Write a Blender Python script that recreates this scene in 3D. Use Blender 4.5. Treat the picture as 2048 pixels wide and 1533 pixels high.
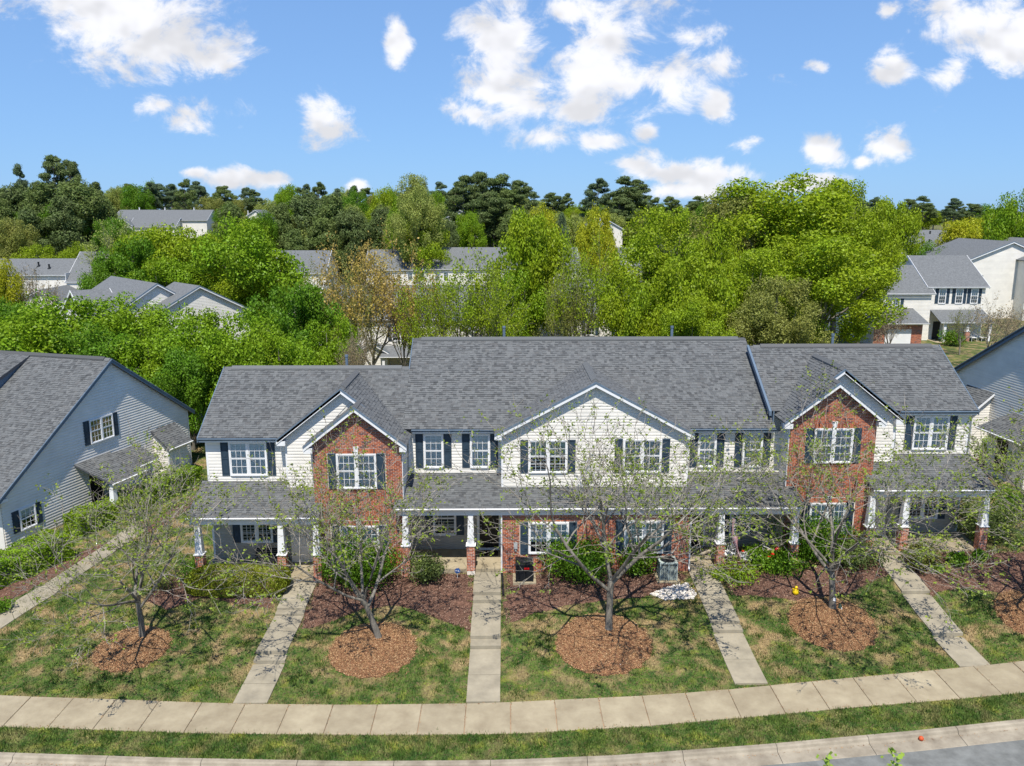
import bpy, math, random
import numpy as np
from mathutils import Vector, Matrix
R = math.radians
for o in list(bpy.data.objects): bpy.data.objects.remove(o)
SC = bpy.context.scene
COL = SC.collection

# ------------------------------------------------------------------ camera, sky, sun, exposure
F, HOR, CAMZ = 1620.0, 425.0, 17.0
PITCH = math.atan((766.5 - HOR) / F); YAW = R(0.566)
cam = bpy.data.cameras.new('camera'); camo = bpy.data.objects.new('camera', cam); COL.objects.link(camo)
cam.sensor_width = 36; cam.lens = 36 * F / 2048; cam.clip_end = 6000; cam.clip_start = .5
camo.location = (0, 0, CAMZ); camo.rotation_euler = (R(90) - PITCH, 0, -YAW)
SC.camera = camo
_fw = np.array([math.sin(YAW)*math.cos(PITCH), math.cos(YAW)*math.cos(PITCH), -math.sin(PITCH)])
_rt = np.array([math.cos(YAW), -math.sin(YAW), 0.0]); _up = np.cross(_rt, _fw)
def ray(x, y): return _fw + _rt*(x-1024)/F - _up*(y-766.5)/F
def at_y(x, y, Y):
    d = ray(x, y); p = d*Y/d[1]; return (p[0], Y, p[2]+CAMZ)
def at_z(x, y, z):
    d = ray(x, y); p = d*(z-CAMZ)/d[2]; return (p[0], p[1], z)

SC.view_settings.view_transform = 'Standard'; SC.view_settings.look = 'None'
SC.view_settings.exposure = 0.25; SC.view_settings.gamma = 1.0; SC.view_settings.use_curve_mapping = False
SUN_EL, SUN_AZ = 61.0, 184.0        # azimuth clockwise from +Y: the sun stands behind the camera, a touch to the west side of it
sun = bpy.data.lights.new('sun', 'SUN'); suno = bpy.data.objects.new('sun', sun); COL.objects.link(suno)
sun.energy = 5.0; sun.angle = R(.5); sun.color = (1, .95, .87)
sd = Vector((math.sin(R(SUN_AZ))*math.cos(R(SUN_EL)), math.cos(R(SUN_AZ))*math.cos(R(SUN_EL)), math.sin(R(SUN_EL))))
suno.rotation_euler = sd.to_track_quat('Z', 'Y').to_euler(); suno.location = sd*300
W = bpy.data.worlds.new('World'); SC.world = W; W.use_nodes = True
def world_sky():
    nt = W.node_tree; N = nt.nodes; L = nt.links; N.clear()
    def nd(t, **k):
        n = N.new(t)
        for a, b in k.items(): setattr(n, a, b)
        return n
    def mth(op, a, b=None, c=None, clamp=False):
        n = nd('ShaderNodeMath', operation=op, use_clamp=clamp)
        for i, v in enumerate((a, b, c)):
            if v is None: continue
            if isinstance(v, (int, float)): n.inputs[i].default_value = v
            else: L.new(v, n.inputs[i])
        return n.outputs[0]
    sky = nd('ShaderNodeTexSky', sky_type='NISHITA', sun_disc=False)
    sky.sun_elevation = R(SUN_EL); sky.sun_rotation = R(SUN_AZ); sky.altitude = 100; sky.air_density = 1.0; sky.dust_density = .3; sky.ozone_density = 2.2
    tint = nd('ShaderNodeMix', data_type='RGBA', blend_type='MULTIPLY'); tint.inputs[0].default_value = 1
    L.new(sky.outputs[0], tint.inputs[6]); tint.inputs[7].default_value = (.62, .95, 1.3, 1)
    gr = nd('ShaderNodeValToRGB'); el = gr.color_ramp.elements
    for p, c in ((0, (.31, .54, .93)), (.06, (.195, .435, .90)), (.2, (.065, .27, .83)), (.38, (.03, .19, .72)), (1, (.015, .11, .46))):
        e = el[0] if p == 0 else el[1] if p == 1 else el.new(p)
        e.position = p; e.color = (*c, 1)
    air = nd('ShaderNodeMix', data_type='RGBA'); air.inputs[0].default_value = .75
    tc = nd('ShaderNodeTexCoord'); sp = nd('ShaderNodeSeparateXYZ'); L.new(tc.outputs['Generated'], sp.inputs[0])
    L.new(sp.outputs[2], gr.inputs[0]); g10 = nd('ShaderNodeVectorMath', operation='SCALE'); L.new(gr.outputs[0], g10.inputs[0]); g10.inputs['Scale'].default_value = 8.6
    L.new(tint.outputs[2], air.inputs[6]); L.new(g10.outputs[0], air.inputs[7])
    yy = mth('MAXIMUM', sp.outputs[1], .08)
    u = mth('DIVIDE', sp.outputs[0], yy); v = mth('DIVIDE', sp.outputs[2], yy)
    cb = nd('ShaderNodeCombineXYZ'); L.new(u, cb.inputs[0]); L.new(v, cb.inputs[1])
    # cloud banks: direction (as seen from the ground), half width, half height
    blobs = [(240, 40, 200, 95), (330, 95, 105, 65), (120, 5, 110, 50), (275, 100, 90, 45), (375, 225, 85, 38), (325, 215, 50, 26), (645, 232, 50, 52), (655, 262, 32, 20),
             (795, 85, 28, 50), (1010, 70, 95, 95), (985, 180, 70, 70), (1040, 210, 90, 45), (940, 225, 50, 28), (1240, 90, 130, 85), (1330, 150, 130, 70), (1200, 160, 160, 70), (1440, 205, 45, 35),
             (1380, 75, 60, 25), (1150, 20, 70, 35), (1110, 275, 85, 30), (1180, 285, 60, 26), (1160, 225, 60, 30), (1960, 40, 120, 70), (1990, 90, 80, 45), (1910, 135, 50, 36), (2040, 60, 60, 60),
             (1790, 120, 48, 36), (1770, 150, 40, 22), (1780, 20, 22, 16), (1630, 300, 45, 34), (1655, 318, 40, 20), (1785, 288, 62, 36), (1725, 325, 22, 14), (1490, 293, 32, 20), (1640, 135, 35, 18), (1300, 262, 26, 18),
             (1330, 345, 110, 34), (1420, 350, 95, 30), (1270, 330, 60, 22), (1380, 380, 140, 22), (460, 355, 55, 20), (535, 360, 38, 18), (390, 345, 30, 12), (710, 370, 25, 15), (1650, 365, 60, 18), (1580, 375, 60, 15)]
    f = None
    for (bx, by, rx, ry) in blobs:
        d = ray(bx, by); cu, cv = d[0]/d[1], d[2]/d[1]
        a = nd('ShaderNodeVectorMath', operation='SUBTRACT'); L.new(cb.outputs[0], a.inputs[0]); a.inputs[1].default_value = (cu, cv, 0)
        m = nd('ShaderNodeVectorMath', operation='MULTIPLY'); L.new(a.outputs[0], m.inputs[0]); m.inputs[1].default_value = (F/rx*.92, F/ry*.92, 0)
        ln = nd('ShaderNodeVectorMath', operation='LENGTH'); L.new(m.outputs[0], ln.inputs[0])
        k = mth('SUBTRACT', 1.0, ln.outputs['Value'])
        f = k if f is None else mth('SMOOTH_MAX', f, k, .25)
    f = mth('MAXIMUM', f, -.62)
    mp = nd('ShaderNodeMapping'); L.new(cb.outputs[0], mp.inputs[0]); mp.inputs['Scale'].default_value = (1, 1.35, 1)
    nz = nd('ShaderNodeTexNoise'); nz.inputs['Scale'].default_value = 14; nz.inputs['Detail'].default_value = 9; nz.inputs['Roughness'].default_value = .66; nz.inputs['Distortion'].default_value = .35
    L.new(mp.outputs[0], nz.inputs['Vector'])
    n2 = nd('ShaderNodeTexNoise'); n2.inputs['Scale'].default_value = 7; n2.inputs['Detail'].default_value = 4
    L.new(mp.outputs[0], n2.inputs['Vector'])
    g = mth('ADD', f, mth('MULTIPLY', mth('SUBTRACT', nz.outputs[0], .5), 3.3))
    g = mth('ADD', g, mth('MULTIPLY', mth('SUBTRACT', n2.outputs[0], .5), 1.2))
    mr = nd('ShaderNodeMapRange', interpolation_type='SMOOTHERSTEP'); L.new(g, mr.inputs[0]); mr.inputs[1].default_value = -.1; mr.inputs[2].default_value = .82
    # thick parts of a cloud are whiter, thin parts let the blue through, undersides a little grey
    m3 = nd('ShaderNodeMapping'); L.new(mp.outputs[0], m3.inputs[0]); m3.inputs['Location'].default_value = (-.006, .022, 0)
    soft = []
    for src in (mp, m3):
        n3 = nd('ShaderNodeTexNoise'); n3.inputs['Scale'].default_value = 11; n3.inputs['Detail'].default_value = 3; n3.inputs['Roughness'].default_value = .5; L.new(src.outputs[0], n3.inputs['Vector']); soft.append(n3.outputs[0])
    df = mth('ADD', mth('SUBTRACT', soft[0], soft[1]), mth('MULTIPLY', mth('SUBTRACT', .55, n2.outputs[0]), .35))
    sh = nd('ShaderNodeMapRange', interpolation_type='SMOOTHSTEP'); L.new(df, sh.inputs[0]); sh.inputs[1].default_value = -.14; sh.inputs[2].default_value = .10; sh.inputs[3].default_value = 6.6; sh.inputs[4].default_value = 8.7
    cc = nd('ShaderNodeCombineColor'); L.new(sh.outputs[0], cc.inputs[0]); L.new(mth('MULTIPLY', sh.outputs[0], 1.0), cc.inputs[1]); L.new(mth('MULTIPLY', sh.outputs[0], 1.035), cc.inputs[2])
    mx = nd('ShaderNodeMix', data_type='RGBA'); L.new(mth('MULTIPLY', mr.outputs[0], .96), mx.inputs[0]); L.new(air.outputs[2], mx.inputs[6]); L.new(cc.outputs[0], mx.inputs[7])
    bg = nd('ShaderNodeBackground'); bg.inputs[1].default_value = .1; L.new(mx.outputs[2], bg.inputs[0])
    out = nd('ShaderNodeOutputWorld'); L.new(bg.outputs[0], out.inputs[0])
world_sky()

# ------------------------------------------------------------------ helpers
def lerp(a, b, t): return a + (b-a)*t
def sstep(t):
    t = np.clip(t, 0, 1); return t*t*(3-2*t)
def tag(o, label=None, cat=None, group=None, kind=None):
    if label: o['label'] = label
    if cat: o['category'] = cat
    if group: o['group'] = group
    if kind: o['kind'] = kind
    return o
def empty(name, loc, rz=0, label=None, cat=None, group=None):
    o = bpy.data.objects.new(name, None); o.empty_display_size = .3; COL.objects.link(o); o.location = loc; o.rotation_euler = (0, 0, rz)
    return tag(o, label, cat, group)
def link(name, me, parent=None):
    o = bpy.data.objects.new(name, me); COL.objects.link(o)
    if parent: o.parent = parent
    return o
class Fr:                                    # a wall plane: u along it, d out of it, z up
    def __init__(s, O, ex, n): s.O, s.ex, s.n = np.array(O, float), np.array(ex, float), np.array(n, float)
    def P(s, u, d, z):
        p = s.O + s.ex*u + s.n*d; return (p[0], p[1], p[2]+z)
def front(Y): return Fr((0, Y, 0), (1, 0, 0), (0, -1, 0))
def side(X, sgn): return Fr((X, 0, 0), (0, 1, 0), (sgn, 0, 0))
class MB:
    def __init__(s): s.v, s.f, s.m = [], [], []
    def add(s, vs, fs, mi=0):
        k = len(s.v); s.v += [tuple(p) for p in vs]; s.f += [tuple(i+k for i in f) for f in fs]; s.m += [mi]*len(fs)
    def box(s, x0, x1, y0, y1, z0, z1, mi=0):
        s.add([(x0,y0,z0),(x1,y0,z0),(x1,y1,z0),(x0,y1,z0),(x0,y0,z1),(x1,y0,z1),(x1,y1,z1),(x0,y1,z1)],
              [(0,3,2,1),(4,5,6,7),(0,1,5,4),(1,2,6,5),(2,3,7,6),(3,0,4,7)], mi)
    def boxf(s, fr, u0, u1, d0, d1, z0, z1, mi=0):
        s.add([fr.P(*q) for q in ((u0,d1,z0),(u1,d1,z0),(u1,d0,z0),(u0,d0,z0),(u0,d1,z1),(u1,d1,z1),(u1,d0,z1),(u0,d0,z1))],
              [(0,3,2,1),(4,5,6,7),(0,1,5,4),(1,2,6,5),(2,3,7,6),(3,0,4,7)], mi)
    def prism(s, poly, vec, mi=0):           # closed prism: polygon of 3d points moved along vec
        n = len(poly); q = [tuple(np.array(p)+np.array(vec)) for p in poly]
        s.add(list(poly)+q, [tuple(range(n)), tuple(range(2*n-1, n-1, -1))]+[(i, i+n, (i+1) % n+n, (i+1) % n) for i in range(n)], mi)
    def tube(s, pts, rad, n=6, mi=0, cap=True):
        P = [Vector(p) for p in pts]; m = len(P); k = len(s.v)
        for i in range(m):
            t = (P[min(i+1, m-1)]-P[max(i-1, 0)])
            t = t.normalized() if t.length > 1e-9 else Vector((0, 0, 1))
            a = t.cross(Vector((0, 0, 1)) if abs(t.z) < .9 else Vector((1, 0, 0))).normalized(); b = t.cross(a)
            r = rad[i] if hasattr(rad, '__len__') else rad
            for j in range(n):
                c = 2*math.pi*j/n; p = P[i]+a*(r*math.cos(c))+b*(r*math.sin(c)); s.v.append((p.x, p.y, p.z))
        for i in range(m-1):
            for j in range(n):
                s.f.append((k+i*n+j, k+i*n+(j+1) % n, k+(i+1)*n+(j+1) % n, k+(i+1)*n+j)); s.m.append(mi)
        if cap:
            s.f.append(tuple(k+j for j in range(n-1, -1, -1))); s.f.append(tuple(k+(m-1)*n+j for j in range(n))); s.m += [mi, mi]
    def lathe(s, c, prof, n=16, mi=0):
        k = len(s.v); m = len(prof)
        for r, z in prof:
            for j in range(n):
                a = 2*math.pi*j/n; s.v.append((c[0]+r*math.cos(a), c[1]+r*math.sin(a), c[2]+z))
        for i in range(m-1):
            for j in range(n): s.f.append((k+i*n+j, k+i*n+(j+1) % n, k+(i+1)*n+(j+1) % n, k+(i+1)*n+j)); s.m.append(mi)
        s.f.append(tuple(k+j for j in range(n-1, -1, -1))); s.f.append(tuple(k+(m-1)*n+j for j in range(n))); s.m += [mi, mi]
    def build(s, name, mats, parent=None, smooth=False, **k):
        me = bpy.data.meshes.new(name); me.from_pydata(s.v, [], s.f)
        mats = mats if isinstance(mats, (list, tuple)) else [mats]
        for m in mats: me.materials.append(m)
        if len(mats) > 1: me.polygons.foreach_set('material_index', s.m)
        if smooth: me.polygons.foreach_set('use_smooth', [True]*len(s.f))
        me.update(); o = link(name, me, parent)
        return tag(o, k.get('label'), k.get('cat'), k.get('group'), k.get('kind'))
def quad_mesh(name, V, mats, mi=None):       # V: n x 4 x 3 array of loose quads
    n = len(V); me = bpy.data.meshes.new(name)
    me.vertices.add(n*4); me.vertices.foreach_set('co', np.ascontiguousarray(V, dtype=np.float32).ravel())
    me.loops.add(n*4); me.loops.foreach_set('vertex_index', np.arange(n*4, dtype=np.int32))
    me.polygons.add(n); me.polygons.foreach_set('loop_start', np.arange(0, n*4, 4, dtype=np.int32))
    for m in (mats if isinstance(mats, (list, tuple)) else [mats]): me.materials.append(m)
    if mi is not None: me.polygons.foreach_set('material_index', np.asarray(mi, dtype=np.int32))
    me.update(calc_edges=True); return me
def tri_mesh(name, V, mat):
    n = len(V); me = bpy.data.meshes.new(name)
    me.vertices.add(n*3); me.vertices.foreach_set('co', np.ascontiguousarray(V, dtype=np.float32).ravel())
    me.loops.add(n*3); me.loops.foreach_set('vertex_index', np.arange(n*3, dtype=np.int32))
    me.polygons.add(n); me.polygons.foreach_set('loop_start', np.arange(0, n*3, 3, dtype=np.int32))
    me.materials.append(mat); me.update(calc_edges=True); return me
def clip(poly, ax, val, keep):               # keep = +1 keeps coord >= val
    out = []; n = len(poly)
    for i in range(n):
        a, b = poly[i], poly[(i+1) % n]; da, db = (a[ax]-val)*keep, (b[ax]-val)*keep
        if da >= 0: out.append(a)
        if (da >= 0) != (db >= 0):
            t = da/(da-db); out.append((a[0]+(b[0]-a[0])*t, a[1]+(b[1]-a[1])*t))
    return out
def area(p): return abs(sum(p[i][0]*p[(i+1) % len(p)][1]-p[(i+1) % len(p)][0]*p[i][1] for i in range(len(p))))/2 if len(p) > 2 else 0
def in_poly(poly, X, Y):
    c = np.zeros(len(X), bool); n = len(poly); j = n-1
    for i in range(n):
        xi, yi = poly[i][:2]; xj, yj = poly[j][:2]
        if yi != yj: c ^= ((yi > Y) != (yj > Y)) & (X < (xj-xi)*(Y-yi)/(yj-yi)+xi)
        j = i
    return c

# ------------------------------------------------------------------ materials
def mat(name, col, rough=.8, var=.12, scale=6.0, col2=None, bump=0.0, bscale=40.0, spec=.3, metal=0.0, island=0.0, ramp=None, stretch=None):
    m = bpy.data.materials.new(name); m.use_nodes = True; nt = m.node_tree; N = nt.nodes; L = nt.links
    b = N['Principled BSDF']; b.inputs['Roughness'].default_value = rough; b.inputs['Specular IOR Level'].default_value = spec; b.inputs['Metallic'].default_value = metal
    ge = N.new('ShaderNodeNewGeometry'); pos = ge.outputs['Position']
    if stretch:
        mp = N.new('ShaderNodeMapping'); mp.inputs['Scale'].default_value = stretch; L.new(pos, mp.inputs[0]); pos = mp.outputs[0]
    nz = N.new('ShaderNodeTexNoise'); nz.inputs['Scale'].default_value = scale; nz.inputs['Detail'].default_value = 6; nz.inputs['Roughness'].default_value = .65; L.new(pos, nz.inputs['Vector'])
    mx = N.new('ShaderNodeMix'); mx.data_type = 'RGBA'
    c2 = col2 or tuple(c*(1-2.2*var) for c in col); c1 = col if col2 else tuple(min(1, c*(1+1.2*var)) for c in col)
    mr = N.new('ShaderNodeMapRange'); mr.inputs[1].default_value = .32; mr.inputs[2].default_value = .68; L.new(nz.outputs[0], mr.inputs[0])
    L.new(mr.outputs[0], mx.inputs[0]); mx.inputs[6].default_value = (*c2, 1); mx.inputs[7].default_value = (*c1, 1)
    out = mx.outputs[2]
    if island or ramp:
        oi = N.new('ShaderNodeObjectInfo'); ad = N.new('ShaderNodeMath'); ad.operation = 'ADD'; fr = N.new('ShaderNodeMath'); fr.operation = 'FRACT'
        L.new(ge.outputs['Random Per Island'], ad.inputs[0]); L.new(oi.outputs['Random'], ad.inputs[1]); L.new(ad.outputs[0], fr.inputs[0])
        if ramp:
            cr = N.new('ShaderNodeValToRGB'); cr.color_ramp.interpolation = 'LINEAR'
            while len(cr.color_ramp.elements) < len(ramp): cr.color_ramp.elements.new(.5)
            for e, (p, c) in zip(cr.color_ramp.elements, ramp): e.position = p; e.color = (*c, 1)
            L.new(fr.outputs[0], cr.inputs[0])
            m2 = N.new('ShaderNodeMix'); m2.data_type = 'RGBA'; m2.blend_type = 'MULTIPLY'; m2.inputs[0].default_value = 1
            g = N.new('ShaderNodeMapRange'); g.inputs[3].default_value = 1-var*1.5; g.inputs[4].default_value = 1+var; L.new(nz.outputs[0], g.inputs[0])
            L.new(cr.outputs[0], m2.inputs[6]); L.new(g.outputs[0], m2.inputs[7]); out = m2.outputs[2]
        else:
            hv = N.new('ShaderNodeHueSaturation'); g = N.new('ShaderNodeMapRange'); g.inputs[3].default_value = 1-island; g.inputs[4].default_value = 1+island
            L.new(fr.outputs[0], g.inputs[0]); L.new(g.outputs[0], hv.inputs['Value']); L.new(out, hv.inputs['Color']); out = hv.outputs[0]
    L.new(out, b.inputs['Base Color'])
    if bump:
        bn = N.new('ShaderNodeTexNoise'); bn.inputs['Scale'].default_value = bscale; bn.inputs['Detail'].default_value = 4; L.new(pos, bn.inputs['Vector'])
        bp = N.new('ShaderNodeBump'); bp.inputs['Strength'].default_value = bump; bp.inputs['Distance'].default_value = .02; L.new(bn.outputs[0], bp.inputs['Height']); L.new(bp.outputs[0], b.inputs['Normal'])
    return m
M = {}
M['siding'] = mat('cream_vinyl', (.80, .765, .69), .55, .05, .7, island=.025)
M['porch_shade_siding'] = mat('shaded_taupe_vinyl', (.40, .37, .31), .55, .05, .7, island=.025)  # siding under the porch roofs, porch shade put into its colour as darker taupe
M['trim'] = mat('white_paint', (.80, .80, .79), .5, .03, 2)
M['slate'] = mat('slate_blue_metal', (.13, .18, .235), .45, .08, 2)
M['shutter'] = mat('dark_blue_paint', (.034, .058, .085), .5, .1, 3)
M['shingle'] = mat('asphalt_shingle', (.15, .155, .165), .9, .22, 30, bump=.5, bscale=150,
                   ramp=[(0, (.085, .088, .088)), (.2, (.122, .127, .127)), (.55, (.146, .152, .15)), (.8, (.16, .166, .163)), (.9, (.12, .12, .117)), (1, (.178, .184, .18))])
M['shingle_far'] = mat('asphalt_shingle_far', (.16, .168, .17), .9, .16, 5, bump=.3, bscale=30, stretch=(1, 1, 2.5))
M['deck'] = mat('roof_underlay', (.07, .075, .085), .9, .1)
M['brick'] = mat('red_brick', (.3, .1, .05), .85, .2, 25, bump=.4, bscale=90,
                 ramp=[(0, (.50, .165, .08)), (.25, (.42, .12, .055)), (.45, (.56, .21, .11)), (.62, (.36, .10, .05)), (.8, (.26, .09, .06)), (.9, (.15, .09, .085)), (1, (.52, .22, .13))])
M['mortar'] = mat('mortar', (.74, .66, .56), .9, .1, 10)
M['concrete'] = mat('concrete', (.41, .35, .235), .85, .14, 1.1, col2=(.28, .23, .15), bump=.5, bscale=45, island=.06)
M['concrete_walk'] = mat('weathered_concrete', (.37, .325, .235), .85, .2, 1.6, col2=(.25, .22, .16), bump=.25, bscale=60, island=.06)
M['kerb'] = mat('kerb_concrete', (.39, .34, .255), .85, .14, 1.5, col2=(.22, .185, .135), bump=.5, bscale=50, island=.05)
M['asphalt'] = mat('asphalt', (.20, .205, .19), .9, .14, 2, bump=.5, bscale=120)
M['mulch'] = mat('dark_red_mulch', (.17, .09, .06), .95, .3, 9, bump=1, bscale=40)
M['chip'] = mat('bark_chip', (.2, .08, .05), .9, .2, 12, ramp=[(0, (.07, .035, .026)), (.4, (.17, .088, .062)), (.75, (.27, .16, .115)), (1, (.44, .31, .22))])
M['mulch_o'] = mat('pine_bark_ring', (.27, .13, .065), .95, .3, 9, bump=1, bscale=40)
M['chip_o'] = mat('orange_bark_chip', (.32, .14, .06), .9, .2, 12, ramp=[(0, (.14, .068, .034)), (.35, (.30, .16, .072)), (.7, (.43, .245, .115)), (1, (.55, .38, .21))])
M['bark'] = mat('grey_bark', (.21, .19, .155), .9, .3, 5, bump=1, bscale=25, stretch=(1, 1, .3))
M['twig'] = mat('twig_bark', (.36, .32, .26), .9, .35, 2.5)
M['door'] = mat('black_door', (.012, .012, .014), .35, .1)
M['black'] = mat('black_metal', (.018, .02, .022), .5, .2)
M['dark'] = mat('dark_interior', (.02, .02, .022), .9, .1)
M['white_plastic'] = mat('white_metal_paint', (.8, .8, .78), .4, .05)
M['grey'] = mat('grey_metal', (.42, .44, .44), .5, .1)
M['acgreen'] = mat('pale_green_metal', (.42, .48, .44), .5, .15)
M['soil'] = mat('red_clay_path', (.50, .31, .19), .95, .2, 2, bump=.4)
M['stone'] = mat('white_stone', (.7, .64, .56), .8, .15, 8, island=.2)
M['yellow'] = mat('yellow_plastic', (.8, .55, .01), .35, .05)
M['red'] = mat('red_plastic', (.62, .012, .015), .35, .08)
M['orange'] = mat('orange_red', (.6, .1, .03), .6, .1)
M['blue'] = mat('blue_sign', (.02, .09, .3), .4, .05)
M['navy'] = mat('flag_navy', (.02, .03, .1), .8, .1)
M['flagred'] = mat('flag_red', (.42, .03, .05), .8, .1)
M['purple'] = mat('iris_purple', (.12, .08, .35), .8, .1)
M['doormat'] = mat('doormat_brown', (.035, .015, .012), .95, .2)
M['beige'] = mat('beige_cushion', (.5, .42, .3), .9, .1)

def glass_mat():
    m = bpy.data.materials.new('window_glass'); m.use_nodes = True; nt = m.node_tree; N = nt.nodes; L = nt.links; N.clear()
    t = N.new('ShaderNodeBsdfTransparent'); t.inputs[0].default_value = (.96, .985, .985, 1)
    g = N.new('ShaderNodeBsdfGlossy'); g.inputs['Roughness'].default_value = .03; g.inputs[0].default_value = (.9, .95, 1, 1)
    fr = N.new('ShaderNodeFresnel'); fr.inputs[0].default_value = 1.33
    mx = N.new('ShaderNodeMixShader'); L.new(fr.outputs[0], mx.inputs[0]); L.new(t.outputs[0], mx.inputs[1]); L.new(g.outputs[0], mx.inputs[2])
    o = N.new('ShaderNodeOutputMaterial'); L.new(mx.outputs[0], o.inputs[0]); return m
M['glass'] = glass_mat()
M['blind'] = mat('white_blind', (.74, .74, .70), .7, .03)
M['curtain'] = mat('sheer_curtain', (.55, .57, .55), .9, .12, 6, stretch=(3, 3, .3))
M['greenblind'] = mat('pale_green_shade', (.5, .56, .46), .9, .05)

def leaf_mat(name, trans=.35, var=.35):
    m = bpy.data.materials.new(name); m.use_nodes = True; nt = m.node_tree; N = nt.nodes; L = nt.links; N.clear()
    oi = N.new('ShaderNodeObjectInfo'); ge = N.new('ShaderNodeNewGeometry')
    hv = N.new('ShaderNodeHueSaturation'); L.new(oi.outputs['Color'], hv.inputs['Color'])
    a = N.new('ShaderNodeMapRange'); a.inputs[3].default_value = 1-var; a.inputs[4].default_value = 1+var; L.new(ge.outputs['Random Per Island'], a.inputs[0]); L.new(a.outputs[0], hv.inputs['Value'])
    nz = N.new('ShaderNodeTexNoise'); nz.inputs['Scale'].default_value = .35; nz.inputs['Detail'].default_value = 3; L.new(ge.outputs['Position'], nz.inputs['Vector'])
    h = N.new('ShaderNodeMapRange'); h.inputs[3].default_value = .475; h.inputs[4].default_value = .525; L.new(nz.outputs[0], h.inputs[0]); L.new(h.outputs[0], hv.inputs['Hue'])
    d = N.new('ShaderNodeBsdfDiffuse'); L.new(hv.outputs[0], d.inputs[0])
    t = N.new('ShaderNodeBsdfTranslucent'); L.new(hv.outputs[0], t.inputs[0])
    g = N.new('ShaderNodeBsdfGlossy'); g.inputs['Roughness'].default_value = .5; g.inputs[0].default_value = (1, 1, 1, 1)
    m1 = N.new('ShaderNodeMixShader'); m1.inputs[0].default_value = trans; L.new(d.outputs[0], m1.inputs[1]); L.new(t.outputs[0], m1.inputs[2])
    m2 = N.new('ShaderNodeMixShader'); m2.inputs[0].default_value = .012; L.new(m1.outputs[0], m2.inputs[1]); L.new(g.outputs[0], m2.inputs[2])
    o = N.new('ShaderNodeOutputMaterial'); L.new(m2.outputs[0], o.inputs[0]); return m
M['leaf'] = leaf_mat('leaf'); M['needle'] = leaf_mat('needle', .2, .4)

def ground_mat(name, blade):
    m = bpy.data.materials.new(name); m.use_nodes = True; nt = m.node_tree; N = nt.nodes; L = nt.links; b = N['Principled BSDF']
    b.inputs['Roughness'].default_value = .9; b.inputs['Specular IOR Level'].default_value = .15
    ge = N.new('ShaderNodeNewGeometry'); mp = N.new('ShaderNodeMapping'); mp.inputs['Scale'].default_value = (1, 1, 0); L.new(ge.outputs['Position'], mp.inputs[0])
    def nz(s, d, off=0):
        n = N.new('ShaderNodeTexNoise'); n.inputs['Scale'].default_value = s; n.inputs['Detail'].default_value = d; n.inputs['Roughness'].default_value = .6
        if off:
            q = N.new('ShaderNodeMapping'); q.inputs['Location'].default_value = (off, off, 0); L.new(mp.outputs[0], q.inputs[0]); L.new(q.outputs[0], n.inputs['Vector'])
        else: L.new(mp.outputs[0], n.inputs['Vector'])
        return n.outputs[0]
    def ss(x, a, c):
        r = N.new('ShaderNodeMapRange'); r.interpolation_type = 'SMOOTHSTEP'; r.inputs[1].default_value = a; r.inputs[2].default_value = c; L.new(x, r.inputs[0]); return r.outputs[0]
    def mix(f, c1, c2):
        x = N.new('ShaderNodeMix'); x.data_type = 'RGBA'; L.new(f, x.inputs[0])
        for i, c in ((6, c1), (7, c2)):
            if isinstance(c, tuple): x.inputs[i].default_value = (*c, 1)
            else: L.new(c, x.inputs[i])
        return x.outputs[2]
    k = 1.55 if blade else 1.15
    green = tuple(c*k for c in (.078, .118, .024)); deep = tuple(c*k for c in (.034, .072, .015)); lime = tuple(c*k for c in (.16, .18, .03)); straw = tuple(c*k for c in (.25, .185, .09))
    c = mix(ss(nz(2.3, 8), .42, .6), green, deep)
    c = mix(ss(nz(1.3, 8, 17), .52, .68), c, lime)
    sx = N.new('ShaderNodeSeparateXYZ'); L.new(ge.outputs['Position'], sx.inputs[0]); my = N.new('ShaderNodeMath'); my.operation = 'MULTIPLY'
    yr = N.new('ShaderNodeMapRange'); yr.inputs[1].default_value = 25; yr.inputs[2].default_value = 28.5; yr.inputs[3].default_value = .35; yr.inputs[4].default_value = 1; L.new(sx.outputs[1], yr.inputs[0])
    L.new(ss(nz(.95, 10, 41), .46, .62), my.inputs[0]); L.new(yr.outputs[0], my.inputs[1]); c = mix(my.outputs[0], c, straw)
    if blade:
        hv = N.new('ShaderNodeHueSaturation'); r = N.new('ShaderNodeMapRange'); r.inputs[3].default_value = .6; r.inputs[4].default_value = 1.4
        L.new(ge.outputs['Random Per Island'], r.inputs[0]); L.new(r.outputs[0], hv.inputs['Value']); L.new(c, hv.inputs['Color']); c = hv.outputs[0]
    else:
        c = mix(ss(nz(9, 4, 5), .45, .7), c, (.15, .105, .06))
    L.new(c, b.inputs['Base Color']); return m
M['ground'] = ground_mat('lawn_ground', False); M['grass'] = ground_mat('grass_blades', True)

# ------------------------------------------------------------------ terrain
_bk = [(-300, 1372), (0, 1391), (256, 1399.5), (465, 1407), (700, 1410), (935, 1407), (1010, 1404.5), (1300, 1391), (1413, 1383), (1548, 1370), (1917, 1335.7), (2048, 1322), (2400, 1282)]
_ft = [(-300, 1446), (120, 1456), (376, 1465.5), (700, 1469.6), (839, 1469), (1044, 1466), (1300, 1451), (1534, 1430.6), (1720, 1413), (1921, 1397), (2048, 1385), (2400, 1346)]
_cb = [(-300, 1489), (0, 1504.8), (342, 1515.8), (700, 1522.6), (931, 1521), (1234, 1510.6), (1534, 1488.3), (1826, 1461.7), (2048, 1438), (2400, 1398)]
def Zs(X): return .03*np.maximum(0, X)
def xyline(pts, dz=0):
    out = []
    for x, y in pts:
        z = 0
        for _ in range(6): p = at_z(x, y, z+dz); z = float(Zs(p[0]))
        out.append((p[0], p[1]))
    return np.array(out)
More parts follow.
